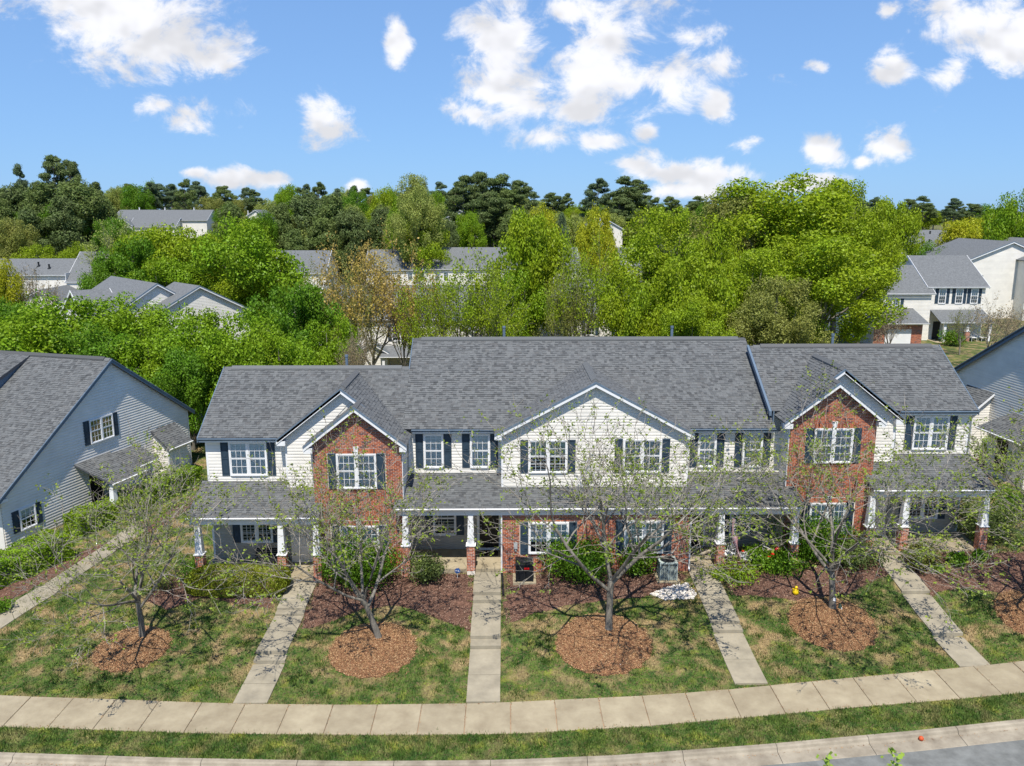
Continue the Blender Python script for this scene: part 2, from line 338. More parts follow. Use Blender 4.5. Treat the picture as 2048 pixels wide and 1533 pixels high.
_b, _f, _c = xyline(_bk, .03), xyline(_ft, .03), xyline(_cb, .02)
def yb(X): return np.interp(X, _b[:, 0], _b[:, 1])
def yf(X): return np.interp(X, _f[:, 0], _f[:, 1])
def yc(X): return np.interp(X, _c[:, 0], _c[:, 1])
WALKS = [(-.76, [(25.76, .035, 27.35, .1), (27.36, .1, 29.0, .2), (29.0, .34, 29.5, .36), (29.5, .49, 30.9, .56), (30.91, .56, 32.0, .62), (32.0, .77, 32.4, .79), (32.4, .93, 34.2, 1.03)]),
    (-9.0, [(25.76, .035, 26.9, .07), (26.91, .07, 28.14, .12), (28.14, .26, 28.55, .28), (28.55, .42, 30.0, .47), (30.01, .47, 31.2, .5), (31.2, .58, 31.55, .6), (31.55, .67, 33.7, .8)]),
    (8.95, [(26.4, .29, 27.9, .36), (27.91, .36, 29.6, .5), (29.6, .63, 30.05, .65), (30.05, .78, 31.8, .92), (31.81, .92, 34.1, 1.08)]),
    (17.45, [(27.0, .55, 28.98, .64), (28.98, .8, 30.2, .93), (30.21, .93, 31.6, 1.15), (31.6, 1.3, 34.3, 1.72)])]
def g(X, Y):
    X = np.asarray(X, float); Y = np.asarray(Y, float)
    zb = np.interp(X, [-40, -22, -14, -6, 0, 8, 13, 18, 24, 45], [1.2, 1.0, .74, .84, .98, 1.05, 1.35, 1.68, 1.9, 2.7])
    s = yb(X); t = np.clip((Y-s)/(33.3-s), 0, 1); t = t*.65 + sstep(t)*.35
    z = Zs(X) + (zb-Zs(X))*t
    for xc, segs in WALKS:                   # the lawn is graded to each walk
        ky = [q for s_ in segs for q in (s_[0]+.12, s_[2]-.12)]; kz = [q for s_ in segs for q in (s_[1], s_[3])]
        w = np.where(np.abs(X-xc) < .7, 0, sstep((np.abs(X-xc)-.7)/1.5)); inside = (Y > segs[0][0]-.1) & (Y < segs[-1][2]+.3)
        z = np.where(inside, lerp(np.interp(Y, ky, kz)-.05-.06*(np.abs(X-xc) < .55), z, w), z)
    far = np.interp(X, [-200, -60, 0, 40, 90, 200], [2.0, 1.7, 1.4, 2.8, 4.0, 5])
    z = np.where(Y > 36, lerp(zb, far, sstep((Y-36)/35)), z)
    st = np.interp(X, [-250, -60, 0, 60, 250], [120, 125, 165, 110, 100])
    z = z + 5.0*sstep((Y-st)/110) + 5*sstep((Y-260)/500)
    road = (Y < yc(X)-.05); z = np.where(road, Zs(X)-.22, z)
    walk = (Y < yb(X)) & (Y > yf(X)); z = np.where(walk, Zs(X)-.03, z)
    return z
def gz(x, y): return float(g(x, y))
def on_ground(px, py):
    z = .5
    for _ in range(25): p = at_z(px, py, z); z = .5*z+.5*gz(p[0], p[1])
    p = at_z(px, py, z); return (p[0], p[1], z)
def grid_obj(name, xs, ys, mt, dz=0.0, **k):
    X, Y = np.meshgrid(xs, ys); Z = g(X, Y)+dz; n, m = len(xs), len(ys)
    V = np.stack([X, Y, Z], -1).reshape(-1, 3)
    fs = [(j*n+i, j*n+i+1, (j+1)*n+i+1, (j+1)*n+i) for j in range(m-1) for i in range(n-1)]
    me = bpy.data.meshes.new(name); me.from_pydata([tuple(v) for v in V], [], fs); me.materials.append(mt); me.polygons.foreach_set('use_smooth', [True]*len(fs)); me.update()
    return tag(link(name, me), **k)
xs = np.unique(np.concatenate([np.linspace(-2500, -90, 25), np.linspace(-90, -28, 25), np.linspace(-28, 34, 156), np.linspace(34, 90, 22), np.linspace(90, 2500, 25)]))
ys = np.unique(np.concatenate([np.linspace(-60, 21, 12), np.linspace(21, 36, 120), np.linspace(36, 80, 30), np.linspace(80, 400, 50), np.linspace(400, 3500, 30)]))
grid_obj('ground', xs, ys, M['ground'], kind='structure')

def strip(mb, xs, ya, yb_, za, zb_, thick, mi=0):   # slab between two edges sampled at xs
    for a, b in zip(xs[:-1], xs[1:]):
        mb.prism([(a, ya(a), za(a)), (b, ya(b), za(b)), (b, yb_(b), zb_(b)), (a, yb_(a), zb_(a))], (0, 0, -thick), mi)
def sidewalk():
    mb = MB(); base = np.linspace(-32, 36, 60)
    strip(mb, list(base), lambda x: float(yf(x))+.01, lambda x: float(yb(x))-.01, lambda x: float(Zs(x))-.012, lambda x: float(Zs(x))-.012, .1)
    so = mb.build('sidewalk', M['soil'], kind='structure')
    rnd = random.Random(4); x = -31.0
    while x < 35:
        w = 1.56; x0, x1 = x+.009, x+w-.009; x += w
        m = MB(); dz = .032+rnd.uniform(-.006, .006); e = .02
        P = [(x0, float(yf(x0))), (x1, float(yf(x1))), (x1, float(yb(x1))), (x0, float(yb(x0)))]
        low = [(a, b, float(Zs(a))-.05) for a, b in P]; mid = [(a, b, float(Zs(a))+dz-.012) for a, b in P]
        cx, cy = sum(a for a, b in P)/4, sum(b for a, b in P)/4
        top = [(a+(cx-a)*.018, b+(cy-b)*.018, float(Zs(a))+dz) for a, b in P]
        m.add(low+mid+top, [(8, 9, 10, 11)]+[(i, (i+1) % 4, (i+1) % 4+4, i+4) for i in range(4)]+[(i+4, (i+1) % 4+4, (i+1) % 4+8, i+8) for i in range(4)])
        m.build('paving_slab', M['concrete'], so)
sidewalk()
def kerb():
    base = np.linspace(-34, 38, 60); mb = MB()
    strip(mb, list(base), lambda x: float(yc(x))-.78, lambda x: float(yc(x)), lambda x: float(Zs(x))-.19, lambda x: float(Zs(x))-.19, .1)
    ko = mb.build('kerb', M['mulch_o'], kind='structure')
    prof = [(0, -.12), (0, .02), (-.02, .035), (-.14, .03), (-.19, .0), (-.22, -.07), (-.27, -.115), (-.76, -.135), (-.78, -.145), (-.78, -.2)]
    x = -34.0
    while x < 37:
        w = 3.05; m = MB(); rings = []
        for q in np.linspace(x+.008, x+w-.008, 5):
            y0 = float(yc(q)); z0 = float(Zs(q)); rings.append([(q, y0+a, z0+b) for a, b in prof])
        k = len(prof)
        m.add([p for r in rings for p in r], [(i*k+j, (i+1)*k+j, (i+1)*k+j+1, i*k+j+1) for i in range(4) for j in range(k-1)]+[tuple(range(k)), tuple(4*k+j for j in range(k-1, -1, -1))])
        m.build('kerb_stone', M['kerb'], ko); x += w
    mb = MB(); strip(mb, list(np.linspace(-60, 60, 80)), lambda x: 8.0, lambda x: float(yc(x))-.77, lambda x: float(Zs(x))-.15, lambda x: float(Zs(x))-.148, .05)
    mb.build('road', M['asphalt'], kind='structure')
kerb()
def walkway(xc, segs, w=1.2, name='front_walk'):     # segs: (y0, z0, y1, z1) slabs from the street to the porch, each butting a riser
    hw = w/2; mb = MB(); y0, y1 = segs[0][0], segs[-1][2]
    for s in segs: mb.prism([(xc-hw+.02, s[0]+.06, s[1]-.05), (xc+hw-.02, s[0]+.06, s[1]-.05), (xc+hw-.02, s[2], s[3]-.05), (xc-hw+.02, s[2], s[3]-.05)], (0, 0, -.35))
    o = mb.build(name, M['mulch_o'], kind='structure')
    for i, (a, za, b, zb) in enumerate(segs):
        m = MB(); e = .012
        dx = .008*((i*7) % 3-1)
        m.prism([(xc-hw+dx, a+e, za), (xc+hw+dx, a+e, za), (xc+hw+dx, b-e*.2, zb), (xc-hw+dx, b-e*.2, zb)], (0, 0, -.3))
        m.build('step' if b-a < .7 else 'paving_slab', M['concrete_walk'], o)
for xc, segs in WALKS: walkway(xc, segs)

# ------------------------------------------------------------------ building kit
def siding(fr, poly, parent, expo=.15, th=.032, split=.62, joined=None, name='siding_board', mt=None):
    z0 = min(p[1] for p in poly); z1 = max(p[1] for p in poly); k = 0; mb = joined
    while z0+k*expo < z1-.01:
        a, b = z0+k*expo, min(z0+(k+1)*expo, z1); k += 1
        q = clip(clip(poly, 1, a, 1), 1, b, -1)
        if len(q) < 3 or area(q) < .004: continue
        if joined is None: mb = MB()
        c = a+expo*split; prof = lambda z: lerp(th, th*.9, (z-a)/(c-a)) if z <= c else lerp(th*.9, .002, min(1, (z-c)/(expo*(1-split))))
        lo, hi = clip(q, 1, c, -1), clip(q, 1, c, 1)
        for q_, skirt in ((lo, True), (hi, False)):
            n = len(q_)
            if n < 3 or area(q_) < 1e-5: continue
            if skirt: mb.add([fr.P(p[0], prof(p[1]), p[1]) for p in q_]+[fr.P(p[0], -.004, p[1]) for p in q_], [tuple(range(n))]+[(i, i+n, (i+1) % n+n, (i+1) % n) for i in range(n)])
            else: mb.add([fr.P(p[0], prof(p[1]), p[1]) for p in q_], [tuple(range(n))])
        if joined is None: mb.build(name, mt or M['siding'], parent)
_brick_me = {}
BRICK_N = [0]
def brick_mesh(l):
    key = round(l, 2)
    if key not in _brick_me:
        m = MB(); h, e = l/2, .004
        m.add([(-h, 0, -.0305), (h, 0, -.0305), (h, 0, .0305), (-h, 0, .0305), (-h+e, -.006, -.0305+e), (h-e, -.006, -.0305+e), (h-e, -.006, .0305-e), (-h+e, -.006, .0305-e)],
              [(4, 5, 6, 7), (0, 1, 5, 4), (1, 2, 6, 5), (2, 3, 7, 6), (3, 0, 4, 7)])
        me = bpy.data.meshes.new('brick'); me.from_pydata(m.v, [], m.f); me.materials.append(M['brick']); me.update(); _brick_me[key] = me
    return _brick_me[key]
def bricks(fr, poly, parent, mb, holes=(), single=0, seed=0):   # running bond laid over a wall plane; up to `single` bricks as parts
    rnd = random.Random(seed); z0 = min(p[1] for p in poly); z1 = max(p[1] for p in poly); k = 0; made = 0
    u0 = min(p[0] for p in poly); u1 = max(p[0] for p in poly)
    rz = math.atan2(fr.ex[1], fr.ex[0])
    flip = (fr.ex[0]*fr.n[1]-fr.ex[1]*fr.n[0]) > 0
    while z0+k*.075+.065 <= z1+.002:
        a = z0+k*.075+.005; q = clip(clip(poly, 1, a+.03, 1), 1, a+.036, -1)
        off = 0 if k % 2 else .105; k += 1
        if len(q) < 3: continue
        lo, hi = min(p[0] for p in q), max(p[0] for p in q); iv = [(lo, hi)]
        for (h0, h1, hz0, hz1) in holes:
            if a+.065 > hz0 and a < hz1:
                iv = [s for (x, y) in iv for s in ((x, min(y, h0)), (max(x, h1), y)) if s[1]-s[0] > .03]
        for (x, y) in iv:
            u = u0-off
            while u < y:
                s, e = max(u, x)+.007, min(u+.21, y)-.007; u += .21
                if e-s < .03: continue
                dz = rnd.uniform(-.0015, .0015); dd = rnd.uniform(-.002, .002)
                if made < single and BRICK_N[0] < 300:
                    o = link('brick', brick_mesh(e-s), parent); c = fr.P((s+e)/2, dd, a+.0325+dz); o.location = c
                    o.rotation_euler = (0, 0, rz+(math.pi if flip else 0)); made += 1; BRICK_N[0] += 1
                else:
                    h = .004; D = .006+dd*.8
                    mb.add([fr.P(s, 0, a), fr.P(e, 0, a), fr.P(e, 0, a+.061), fr.P(s, 0, a+.061), fr.P(s+h, D, a+h), fr.P(e-h, D, a+h), fr.P(e-h, D, a+.061-h), fr.P(s+h, D, a+.061-h)],
                           [(4, 5, 6, 7), (0, 1, 5, 4), (1, 2, 6, 5), (2, 3, 7, 6), (3, 0, 4, 7)])
def soldier(fr, u0, u1, z0, z1, mb):         # bricks on end over or under a window
    n = int((u1-u0)/.075)
    for i in range(n):
        a = u0+(u1-u0)*i/n+.005; b = u0+(u1-u0)*(i+1)/n-.005
        mb.add([fr.P(a, 0, z0), fr.P(b, 0, z0), fr.P(b, 0, z1), fr.P(a, 0, z1), fr.P(a, .035, z0), fr.P(b, .035, z0), fr.P(b, .03, z1), fr.P(a, .03, z1)],
               [(4, 5, 6, 7), (0, 1, 5, 4), (1, 2, 6, 5), (2, 3, 7, 6), (3, 0, 4, 7)])
SH_N = [0]; _sh_me = {}
def roof(parent, pts, upv, horiz, single=0, shingle=True, seed=0, thick=.14, mt=None, name='roof'):
    """pts: coplanar 3d outline; horiz: unit vector along the eave; upv: unit vector up the slope. A slab with shingles laid on it in courses."""
    P = [Vector(p) for p in pts]; e1 = Vector(horiz).normalized(); e2 = Vector(upv).normalized(); n = e1.cross(e2)
    if n.z < 0: n = -n
    mb = MB(); mb.prism([tuple(p) for p in P], tuple(-n*thick))
    o = mb.build(name, mt or (M['deck'] if shingle else M['shingle_far']), parent)
    if not shingle: return o
    O = P[0]; q2 = [((p-O).dot(e1), (p-O).dot(e2)) for p in P]
    b0, b1 = min(q[1] for q in q2), max(q[1] for q in q2); rnd = random.Random(seed); E = .143; k = 0; mb = MB(); made = 0
    def pt(a, b, h): v = O+e1*a+e2*b+n*h; return (v.x, v.y, v.z)
    while b0+k*E < b1-.01:
        lo, hi = b0+k*E, min(b0+(k+1)*E, b1); k += 1
        s = clip(clip(q2, 1, lo, 1), 1, hi, -1)
        if len(s) < 3: continue
        a0, a1 = min(p[0] for p in s), max(p[0] for p in s); a = a0-rnd.uniform(0, .3)
        mid = clip(clip(s, 1, (lo+hi)/2-.002, 1), 1, (lo+hi)/2+.002, -1); straight = len(s) == 4
        while a < a1:
            w = rnd.choice((.12, .15, .18, .21)); h0 = rnd.choice((.010, .013, .028, .032)); A, B = a, a+w-.004; a += w
            t = clip(clip(s, 0, A, 1), 0, B, -1)
            if len(t) < 3 or area(t) < .0008: continue
            whole = len(t) == 4 and abs(area(t)-(B-A)*E) < 1e-4
            if whole and made < single and SH_N[0] < 300:
                key = (w, h0)
                if key not in _sh_me:
                    W_ = B-A; m = MB()
                    m.add([(0, 0, h0), (W_, 0, h0), (W_, E, .004), (0, E, .004), (0, 0, 0), (W_, 0, 0), (W_, E, 0), (0, E, 0)], [(0, 1, 2, 3), (4, 5, 1, 0), (5, 6, 2, 1), (7, 4, 0, 3)])
                    me = bpy.data.meshes.new('shingle'); me.from_pydata(m.v, [], m.f); me.materials.append(M['shingle']); me.update(); _sh_me[key] = me
                x = link('shingle', _sh_me[key], o); v = O+e1*A+e2*lo
                mt_ = Matrix(((e1.x, e2.x, n.x, v.x), (e1.y, e2.y, n.y, v.y), (e1.z, e2.z, n.z, v.z), (0, 0, 0, 1))); x.matrix_basis = mt_
                made += 1; SH_N[0] += 1; continue
            m = len(t); hh = [lerp(h0, .004, (p[1]-lo)/E) for p in t]
            mb.add([pt(p[0], p[1], h) for p, h in zip(t, hh)]+[pt(p[0], p[1], 0) for p in t], [tuple(range(m))]+[(i, i+m, (i+1) % m+m, (i+1) % m) for i in range(m)])
    if mb.f: mb.build('shingle', M['shingle'], o, kind='stuff')
    return o
def window(fr, u0, u1, z0, z1, parent, twin=True, blind='blind', full=True, shutters=(1, 1), sw=.36, cover=1.0, name='window', muntins=True):
    c = .06; D = .085; B0 = .03
    mb = MB()                                 # casing and sill
    mb.boxf(fr, u0, u0+c, -.01, D, z0, z1); mb.boxf(fr, u1-c, u1, -.01, D, z0, z1)
    mb.boxf(fr, u0+c, u1-c, -.01, D, z1-c, z1); mb.boxf(fr, u0+c, u1-c, -.01, D+.015, z0, z0+c)
    um = (u0+u1)/2; wins = [(u0+c, u1-c)]
    if twin: mb.boxf(fr, um-.055, um+.055, -.01, D, z0+c, z1-c); wins = [(u0+c, um-.055), (um+.055, u1-c)]
    w = mb.build(name, M['trim'], parent)
    bk = MB(); bk.boxf(fr, u0+c, u1-c, -.006, B0, z0+c, z1-c); bk.build('interior', M['dark'], w)
    zm = (z0+z1)/2+.01
    for (a, b) in wins:
        for (lo, hi, d) in ((z0+c, zm, .052), (zm, z1-c, .062)):
            s = MB(); f = .038
            s.boxf(fr, a, a+f, B0, d+.008, lo, hi); s.boxf(fr, b-f, b, B0, d+.008, lo, hi); s.boxf(fr, a+f, b-f, B0, d+.008, lo, lo+f); s.boxf(fr, a+f, b-f, B0, d+.008, hi-f, hi)
            if muntins:
                for i in (1, 2): x = lerp(a+f, b-f, i/3); s.boxf(fr, x-.009, x+.009, d-.012, d+.006, lo+f, hi-f)
                y = (lo+hi)/2; s.boxf(fr, a+f, b-f, d-.0121, d+.0055, y-.009, y+.009)
            s.build('sash', M['trim'], w)
            p = MB(); p.boxf(fr, a+f, b-f, d-.006, d-.003, lo+f, hi-f); p.build('pane', M['glass'], w)
        if blind:
            zt = z1-c; zb = z0+c if cover >= 1 else zt-(zt-z0-c)*cover; s = MB()
            if blind == 'blind':
                n = int((zt-zb)/.05)
                for i in range(n):
                    z = zb+(zt-zb)*i/n; s.add([fr.P(a, B0+.013, z), fr.P(b, B0+.013, z), fr.P(b, B0+.003, z+.043), fr.P(a, B0+.003, z+.043)], [(0, 1, 2, 3)])
            else:
                n = 14
                vs = []
                for i in range(n+1):
                    x = lerp(a, b, i/n); d = B0+.004+.008*(i % 2); vs += [fr.P(x, d, zb), fr.P(x, d, zt)]
                s.add(vs, [(2*i, 2*i+2, 2*i+3, 2*i+1) for i in range(n)])
            s.build('blind' if blind == 'blind' else 'curtain', M[blind], w)
    for on, a in ((shutters[0], u0-sw-.015), (shutters[1], u1+.015)):
        if not on: continue
        s = MB(); b = a+sw; f = .05; zz = (z0, z0+.045, zm-.03, zm+.03, z1-.045, z1)
        s.boxf(fr, a, b, 0, .032, z0, z1); s.boxf(fr, a, a+f, .032, .052, z0, z1); s.boxf(fr, b-f, b, .032, .052, z0, z1)
        for (p, q) in ((z0, z0+.06), (zm-.035, zm+.035), (z1-.06, z1)): s.boxf(fr, a+f, b-f, .032, .0515, p, q)
        for (p, q) in ((z0+.1, zm-.075), (zm+.075, z1-.1)): s.boxf(fr, a+f+.03, b-f-.03, .032, .046, p, q)
        s.build('shutter', M['shutter'], parent)
    return w
def gable_trim(parent, fr, ua, za, ub, zb, d0, board=.17, drip=.05, mt=None):   # rake board from the low end a to the high end b, standing at distance d0 out of the plane
    m = MB()
    for lo, hi, dd, mi in ((-drip-board, -drip, .03, 0), (-drip, .015, .06, 1)):
        m.prism([fr.P(ua, d0, za+lo), fr.P(ub, d0, zb+lo), fr.P(ub, d0, zb+hi), fr.P(ua, d0, za+hi)], tuple(fr.n*dd), mi)
    return m.build('rake_board', [mt or M['trim'], M['slate']], parent)
def ridge_cap(parent, a, b, w=.17, drop=.11, h=.05, name='ridge_cap', vent=True):
    A, B = Vector(a), Vector(b); t = (B-A).normalized(); s = t.cross(Vector((0, 0, 1))).normalized(); m = MB()
    def sec(p, H, ww): return [tuple(p-s*ww+Vector((0, 0, -drop*ww/w+.0))), tuple(p-s*ww+Vector((0, 0, -drop*ww/w+H))), tuple(p+Vector((0, 0, H+.02))), tuple(p+s*ww+Vector((0, 0, -drop*ww/w+H))), tuple(p+s*ww+Vector((0, 0, -drop*ww/w)))]
    def run(p, q, H, ww): v = sec(p, H, ww)+sec(q, H, ww); m.add(v, [(i, i+5, (i+1) % 5+5, (i+1) % 5) for i in range(5)]+[(0, 1, 2, 3, 4), (9, 8, 7, 6, 5)])
    run(A, B, .02, w*.8)
    L = (B-A).length
    if vent and L > 1: run(A+t*min(.35, L*.15), B-t*min(.35, L*.15), h+.03, w)
    return m.build(name, M['shingle'], parent)
def brick_pier(x, y, z0, z1, parent, w=.38, top=.22, cap=True, ztop=4.0, colw=.33, single=100, mb=None, seed=0):
    h = w/2; b = MB(); b.box(x-h+.012, x+h-.012, y-h+.012, y+h-.012, z0-.2, z1); b.build('pier_core', M['mortar'], parent)
    p = MB() if mb is None else mb
    for fr, u0 in ((front(y-h+.012), x), (side(x-h+.012, -1), y), (side(x+h-.012, 1), y)):
        bricks(fr, [(u0-h, z0), (u0+h, z0), (u0+h, z1-.002), (u0-h, z1-.002)], parent, p, single=single, seed=seed)
    c = MB(); k = h+.03; c.box(x-k, x+k, y-k, y+k, z1, z1+.035)
    a, t = colw/2, top/2; zz = ((a, z1+.035), (a*.96, z1+.1), (t, ztop))
    def ring(r, z): return [(x-r, y-r, z), (x+r, y-r, z), (x+r, y+r, z), (x-r, y+r, z)]
    c.add(ring(a, z1+.035)+ring(t, ztop), [(0, 1, 5, 4), (1, 2, 6, 5), (2, 3, 7, 6), (3, 0, 4, 7), (4, 5, 6, 7)])
    return c.build('porch_column', M['trim'], parent)
def digits(txt, x, y, z, h, parent, vertical=False, dx=0, dzz=0):   # raised house numbers
    seg = {'0': 'abcdef', '1': 'bc', '2': 'abged', '3': 'abgcd', '4': 'fgbc', '5': 'afgcd', '6': 'afgedc', '7': 'abc', '8': 'abcdefg', '9': 'abcdfg'}
    m = MB(); w = h*.5; t = h*.13
    for i, ch in enumerate(txt):
        cx = x+(0 if vertical else i*w*1.5)+dx*i; cz = z-(i*h*1.35 if vertical else 0)+dzz*i
        R_ = {'a': (0, w, h-t, h), 'g': (0, w, h/2-t/2, h/2+t/2), 'd': (0, w, 0, t), 'f': (0, t, h/2, h), 'e': (0, t, 0, h/2), 'b': (w-t, w, h/2, h), 'c': (w-t, w, 0, h/2)}
        for s in seg[ch]: a, b, c, d = R_[s]; m.box(cx+a, cx+b, y-.012-.0005*'abcdefg'.index(s), y+.02, cz+c, cz+d)
    return m.build('house_number', M['black'], parent)
def gutter(parent, x0, x1, y, z, mt, w=.11, h=.1, name='gutter'):
    m = MB(); P = [(y, z), (y-w, z), (y-w-.01, z-.02), (y-w+.02, z-h*.6), (y-w+.045, z-h), (y, z-h)]
    m.prism([(x0, a, b) for a, b in P], (x1-x0, 0, 0)); return m.build(name, mt, parent)
def downspout(parent, x, y, z0, z1, mt):
    m = MB(); m.tube([(x, y+.0, z1), (x, y-.0, z1-.25), (x, y, z0+.15), (x, y-.12, z0+.03)], .04, 6); return m.build('downspout', mt, parent)
def vent_pipe(parent, x, y, z, h=.45, r=.05, mt=None):
    m = MB(); m.lathe((x, y, z), [(r*2.4, -.05), (r*1.2, .06), (r, .07), (r, h), (r*1.25, h), (r*1.25, h+.1)], 10); return m.build('vent_pipe', mt or M['slate'], parent)

# ------------------------------------------------------------------ the townhouse row
T = empty('townhouse_row', (0, 0, 0), 0, 'long two-storey townhouse row with two brick gabled bays, cream siding and slate grey roof', 'townhouses')
def zF(y): return 6.96+.6*(y-35.7)             # front roof plane of the two western houses
def zR(y): return 7.96+.6*(y-36.5)             # of the east end house
def profile(x0, x1, pts, name='wall', mt=None):
    m = MB(); m.prism([(x0, y, z) for y, z in pts], (x1-x0, 0, 0)); return m.build(name, mt or M['siding'], T)
profile(-13.74, -4.58, [(36, .3), (36, zF(36)-.2), (39.8, zF(39.8)-.2), (43.6, zF(36)-.2), (43.6, .3)])
profile(-4.575, 12.5, [(36.45, .3), (36.45, zF(36.45)-.2), (41.7, zF(41.7)-.2), (46.95, zF(36.45)-.2), (46.95, .3)])
profile(12.505, 21.94, [(36.8, .3), (36.8, zR(36.8)-.2), (40.5, zR(40.5)-.2), (44.2, zR(36.8)-.2), (44.2, .3)])
def bay(pts, y0, y1, mt, name='wall'):
    m = MB(); m.prism([(x, y0, z) for x, z in pts], (0, y1-y0, 0)); return m.build(name, mt, T)
# west bay: two stepped gables sharing their east slope
def wl(x): return 6.95+.785*(-4.3-x)           # east slope of the west bay (height at x)
AX, BX = -7.3, -6.55
bay([(-9.97, .4), (-4.56, .4), (-4.56, wl(-4.56)-.2), (AX, wl(AX)-.22), (-9.97, wl(AX)-.22-.785*2.67)], 35.58, 37.5, M['siding'])
bay([(-8.52, .4), (-4.555, .4), (-4.555, wl(-4.555)-.21), (BX, wl(BX)-.22), (-8.52, wl(BX)-.22-.785*1.97)], 34.614, 35.57, M['mortar'])
def yv(z): return 35.7+(z-6.96)/.6
UPX = lambda s, k: Vector((s, 0, k)).normalized()
# main roof planes
roof(T, [(-13.95, 35.68, zF(35.68)), (-4.7, 35.68, zF(35.68)), (-4.7, 39.8, zF(39.8)), (-13.95, 39.8, zF(39.8))], (0, 1, .6), (1, 0, 0), seed=1)
roof(T, [(-4.7, 36.13, zF(36.13)), (12.58, 36.13, zF(36.13)), (12.58, 41.7, zF(41.7)), (-4.7, 41.7, zF(41.7))], (0, 1, .6), (1, 0, 0), seed=2)
roof(T, [(12.45, 36.48, zR(36.48)), (22.12, 36.48, zR(36.48)), (22.12, 40.5, zR(40.5)), (12.45, 40.5, zR(40.5))], (0, 1, .6), (1, 0, 0), seed=3)
for x0, x1, yr, zr, y1 in ((-13.95, -4.7, 39.8, zF(39.8), 43.9), (-4.69, 12.58, 41.7, zF(41.7), 47.3), (12.585, 22.12, 40.5, zR(40.5), 44.5)):
    roof(T, [(x1, y1, zr-.6*(y1-yr)), (x0, y1, zr-.6*(y1-yr)), (x0, yr, zr), (x1, yr, zr)], (0, -1, .6), (-1, 0, 0), shingle=False)
    ridge_cap(T, (x0+.05, yr, zr+.01), (x1-.05, yr, zr+.01))
# west bay roofs
def valley(f, xs): return [(x, yv(f(x))+.04, f(x)) for x in xs]
fE = wl
roof(T, [(-4.3, 34.28, fE(-4.3)), (-4.3, 36.4, fE(-4.3))]+[(x, max(36.4 if x > -4.6 else 0, yv(fE(x))+.06), fE(x)) for x in (-5.0, -6, AX)]+[(AX, 35.28, fE(AX)), (BX, 35.28, fE(BX)), (BX, 34.28, fE(BX))],
     UPX(-1, .785), (0, 1, 0), seed=5)
fW = lambda x: fE(AX)-.785*(AX-x)
roof(T, [(-10.3, 35.28, fW(-10.3)), (-10.3, 35.8, fW(-10.3)), (-9.6, yv(fW(-9.6))+.06, fW(-9.6)), (AX, yv(fW(AX))+.06, fW(AX)), (AX, 35.28, fW(AX))], UPX(1, .785), (0, 1, 0), seed=6)
fB = lambda x: fE(BX)-.785*(BX-x)
roof(T, [(-8.85, 34.28, fB(-8.85)), (-8.85, 35.57, fB(-8.85)), (BX, 35.57, fB(BX)), (BX, 34.28, fB(BX))], UPX(1, .785), (0, 1, 0), seed=7)
ridge_cap(T, (AX, 35.32, fE(AX)+.01), (AX, yv(fE(AX)), fE(AX)+.01)); ridge_cap(T, (BX, 34.3, fE(BX)+.01), (BX, 35.5, fE(BX)+.01), vent=False)
fr = front(35.58)
gable_trim(T, fr, -10.3, fW(-10.3)-.0, AX, fW(AX), .27); gable_trim(T, fr, -6.2, fE(-6.2), AX, fE(AX), .271)
fr2 = front(34.6)
gable_trim(T, fr2, -8.85, fB(-8.85), BX, fB(BX), .3); gable_trim(T, fr2, -4.3, fE(-4.3), BX, fE(BX), .301)
def cornice(x0, x1, y, z, h=.2, dp=.3): m = MB(); m.box(x0, x1, y, y+dp, z-h, z-.03); return m.build('eave_return', M['trim'], T)
cornice(-10.28, -9.9, 35.305, fW(-10.3)-.04, .24); cornice(-8.83, -8.45, 34.295, fB(-8.85)-.04, .26); cornice(-4.62, -4.32, 34.295, fE(-4.3)-.04, .24)
# centre gable
CX, CZ, CS = 4.08, 9.62, .535
fC = lambda x: CZ-CS*abs(x-CX)
bay([(-.13, .5), (8.41, .5), (8.41, fC(8.41)-.2), (CX, CZ-.22), (-.13, fC(-.13)-.2)], 35.44, 37.4, M['siding'])
for sgn, xe in ((-1, -.44), (1, 8.58)):
    roof(T, [(xe, 35.12, fC(xe)), (xe, max(36.3, yv(fC(xe))+.06), fC(xe)), (CX, yv(CZ)+.06, CZ), (CX, 35.12, CZ)], UPX(-sgn, CS), (0, 1, 0), seed=9+sgn)
    gable_trim(T, front(35.44), xe, fC(xe), CX, CZ, .3+.001*sgn)
    cornice(min(xe, xe-sgn*.34)+.02, max(xe, xe-sgn*.34)-.02, 35.135, fC(xe)-.04, .2)
ridge_cap(T, (CX, 35.16, CZ+.01), (CX, yv(CZ), CZ+.01))
# east bay, mirrored: shares its west slope
eW = lambda x: 7.75+.785*(x-12.6); EA, EB = 15.5, 14.95
eE = lambda x: eW(EA)-.785*(x-EA); eB = lambda x: eW(EB)-.785*(x-EB)
def yvr(z): return 36.5+(z-7.96)/.6
bay([(12.97, .6), (18.2, .6), (18.2, eE(18.2)-.22), (EA, eW(EA)-.22), (12.97, eW(12.97)-.2)], 36.28, 38, M['siding'])
bay([(12.965, .6), (16.92, .6), (16.92, eB(16.92)-.21), (EB, eW(EB)-.22), (12.965, eW(12.965)-.21)], 35.414, 36.27, M['mortar'])
roof(T, [(12.6, 36.7, eW(12.6)), (12.6, 35.08, eW(12.6)), (EB, 35.08, eW(EB)), (EB, 35.98, eW(EB)), (EA, 35.98, eW(EA)), (EA, yvr(eW(EA))+.06, eW(EA)), (13.1, max(36.7, yvr(eW(13.1))+.06), eW(13.1))], UPX(1, .785), (0, 1, 0), seed=15)
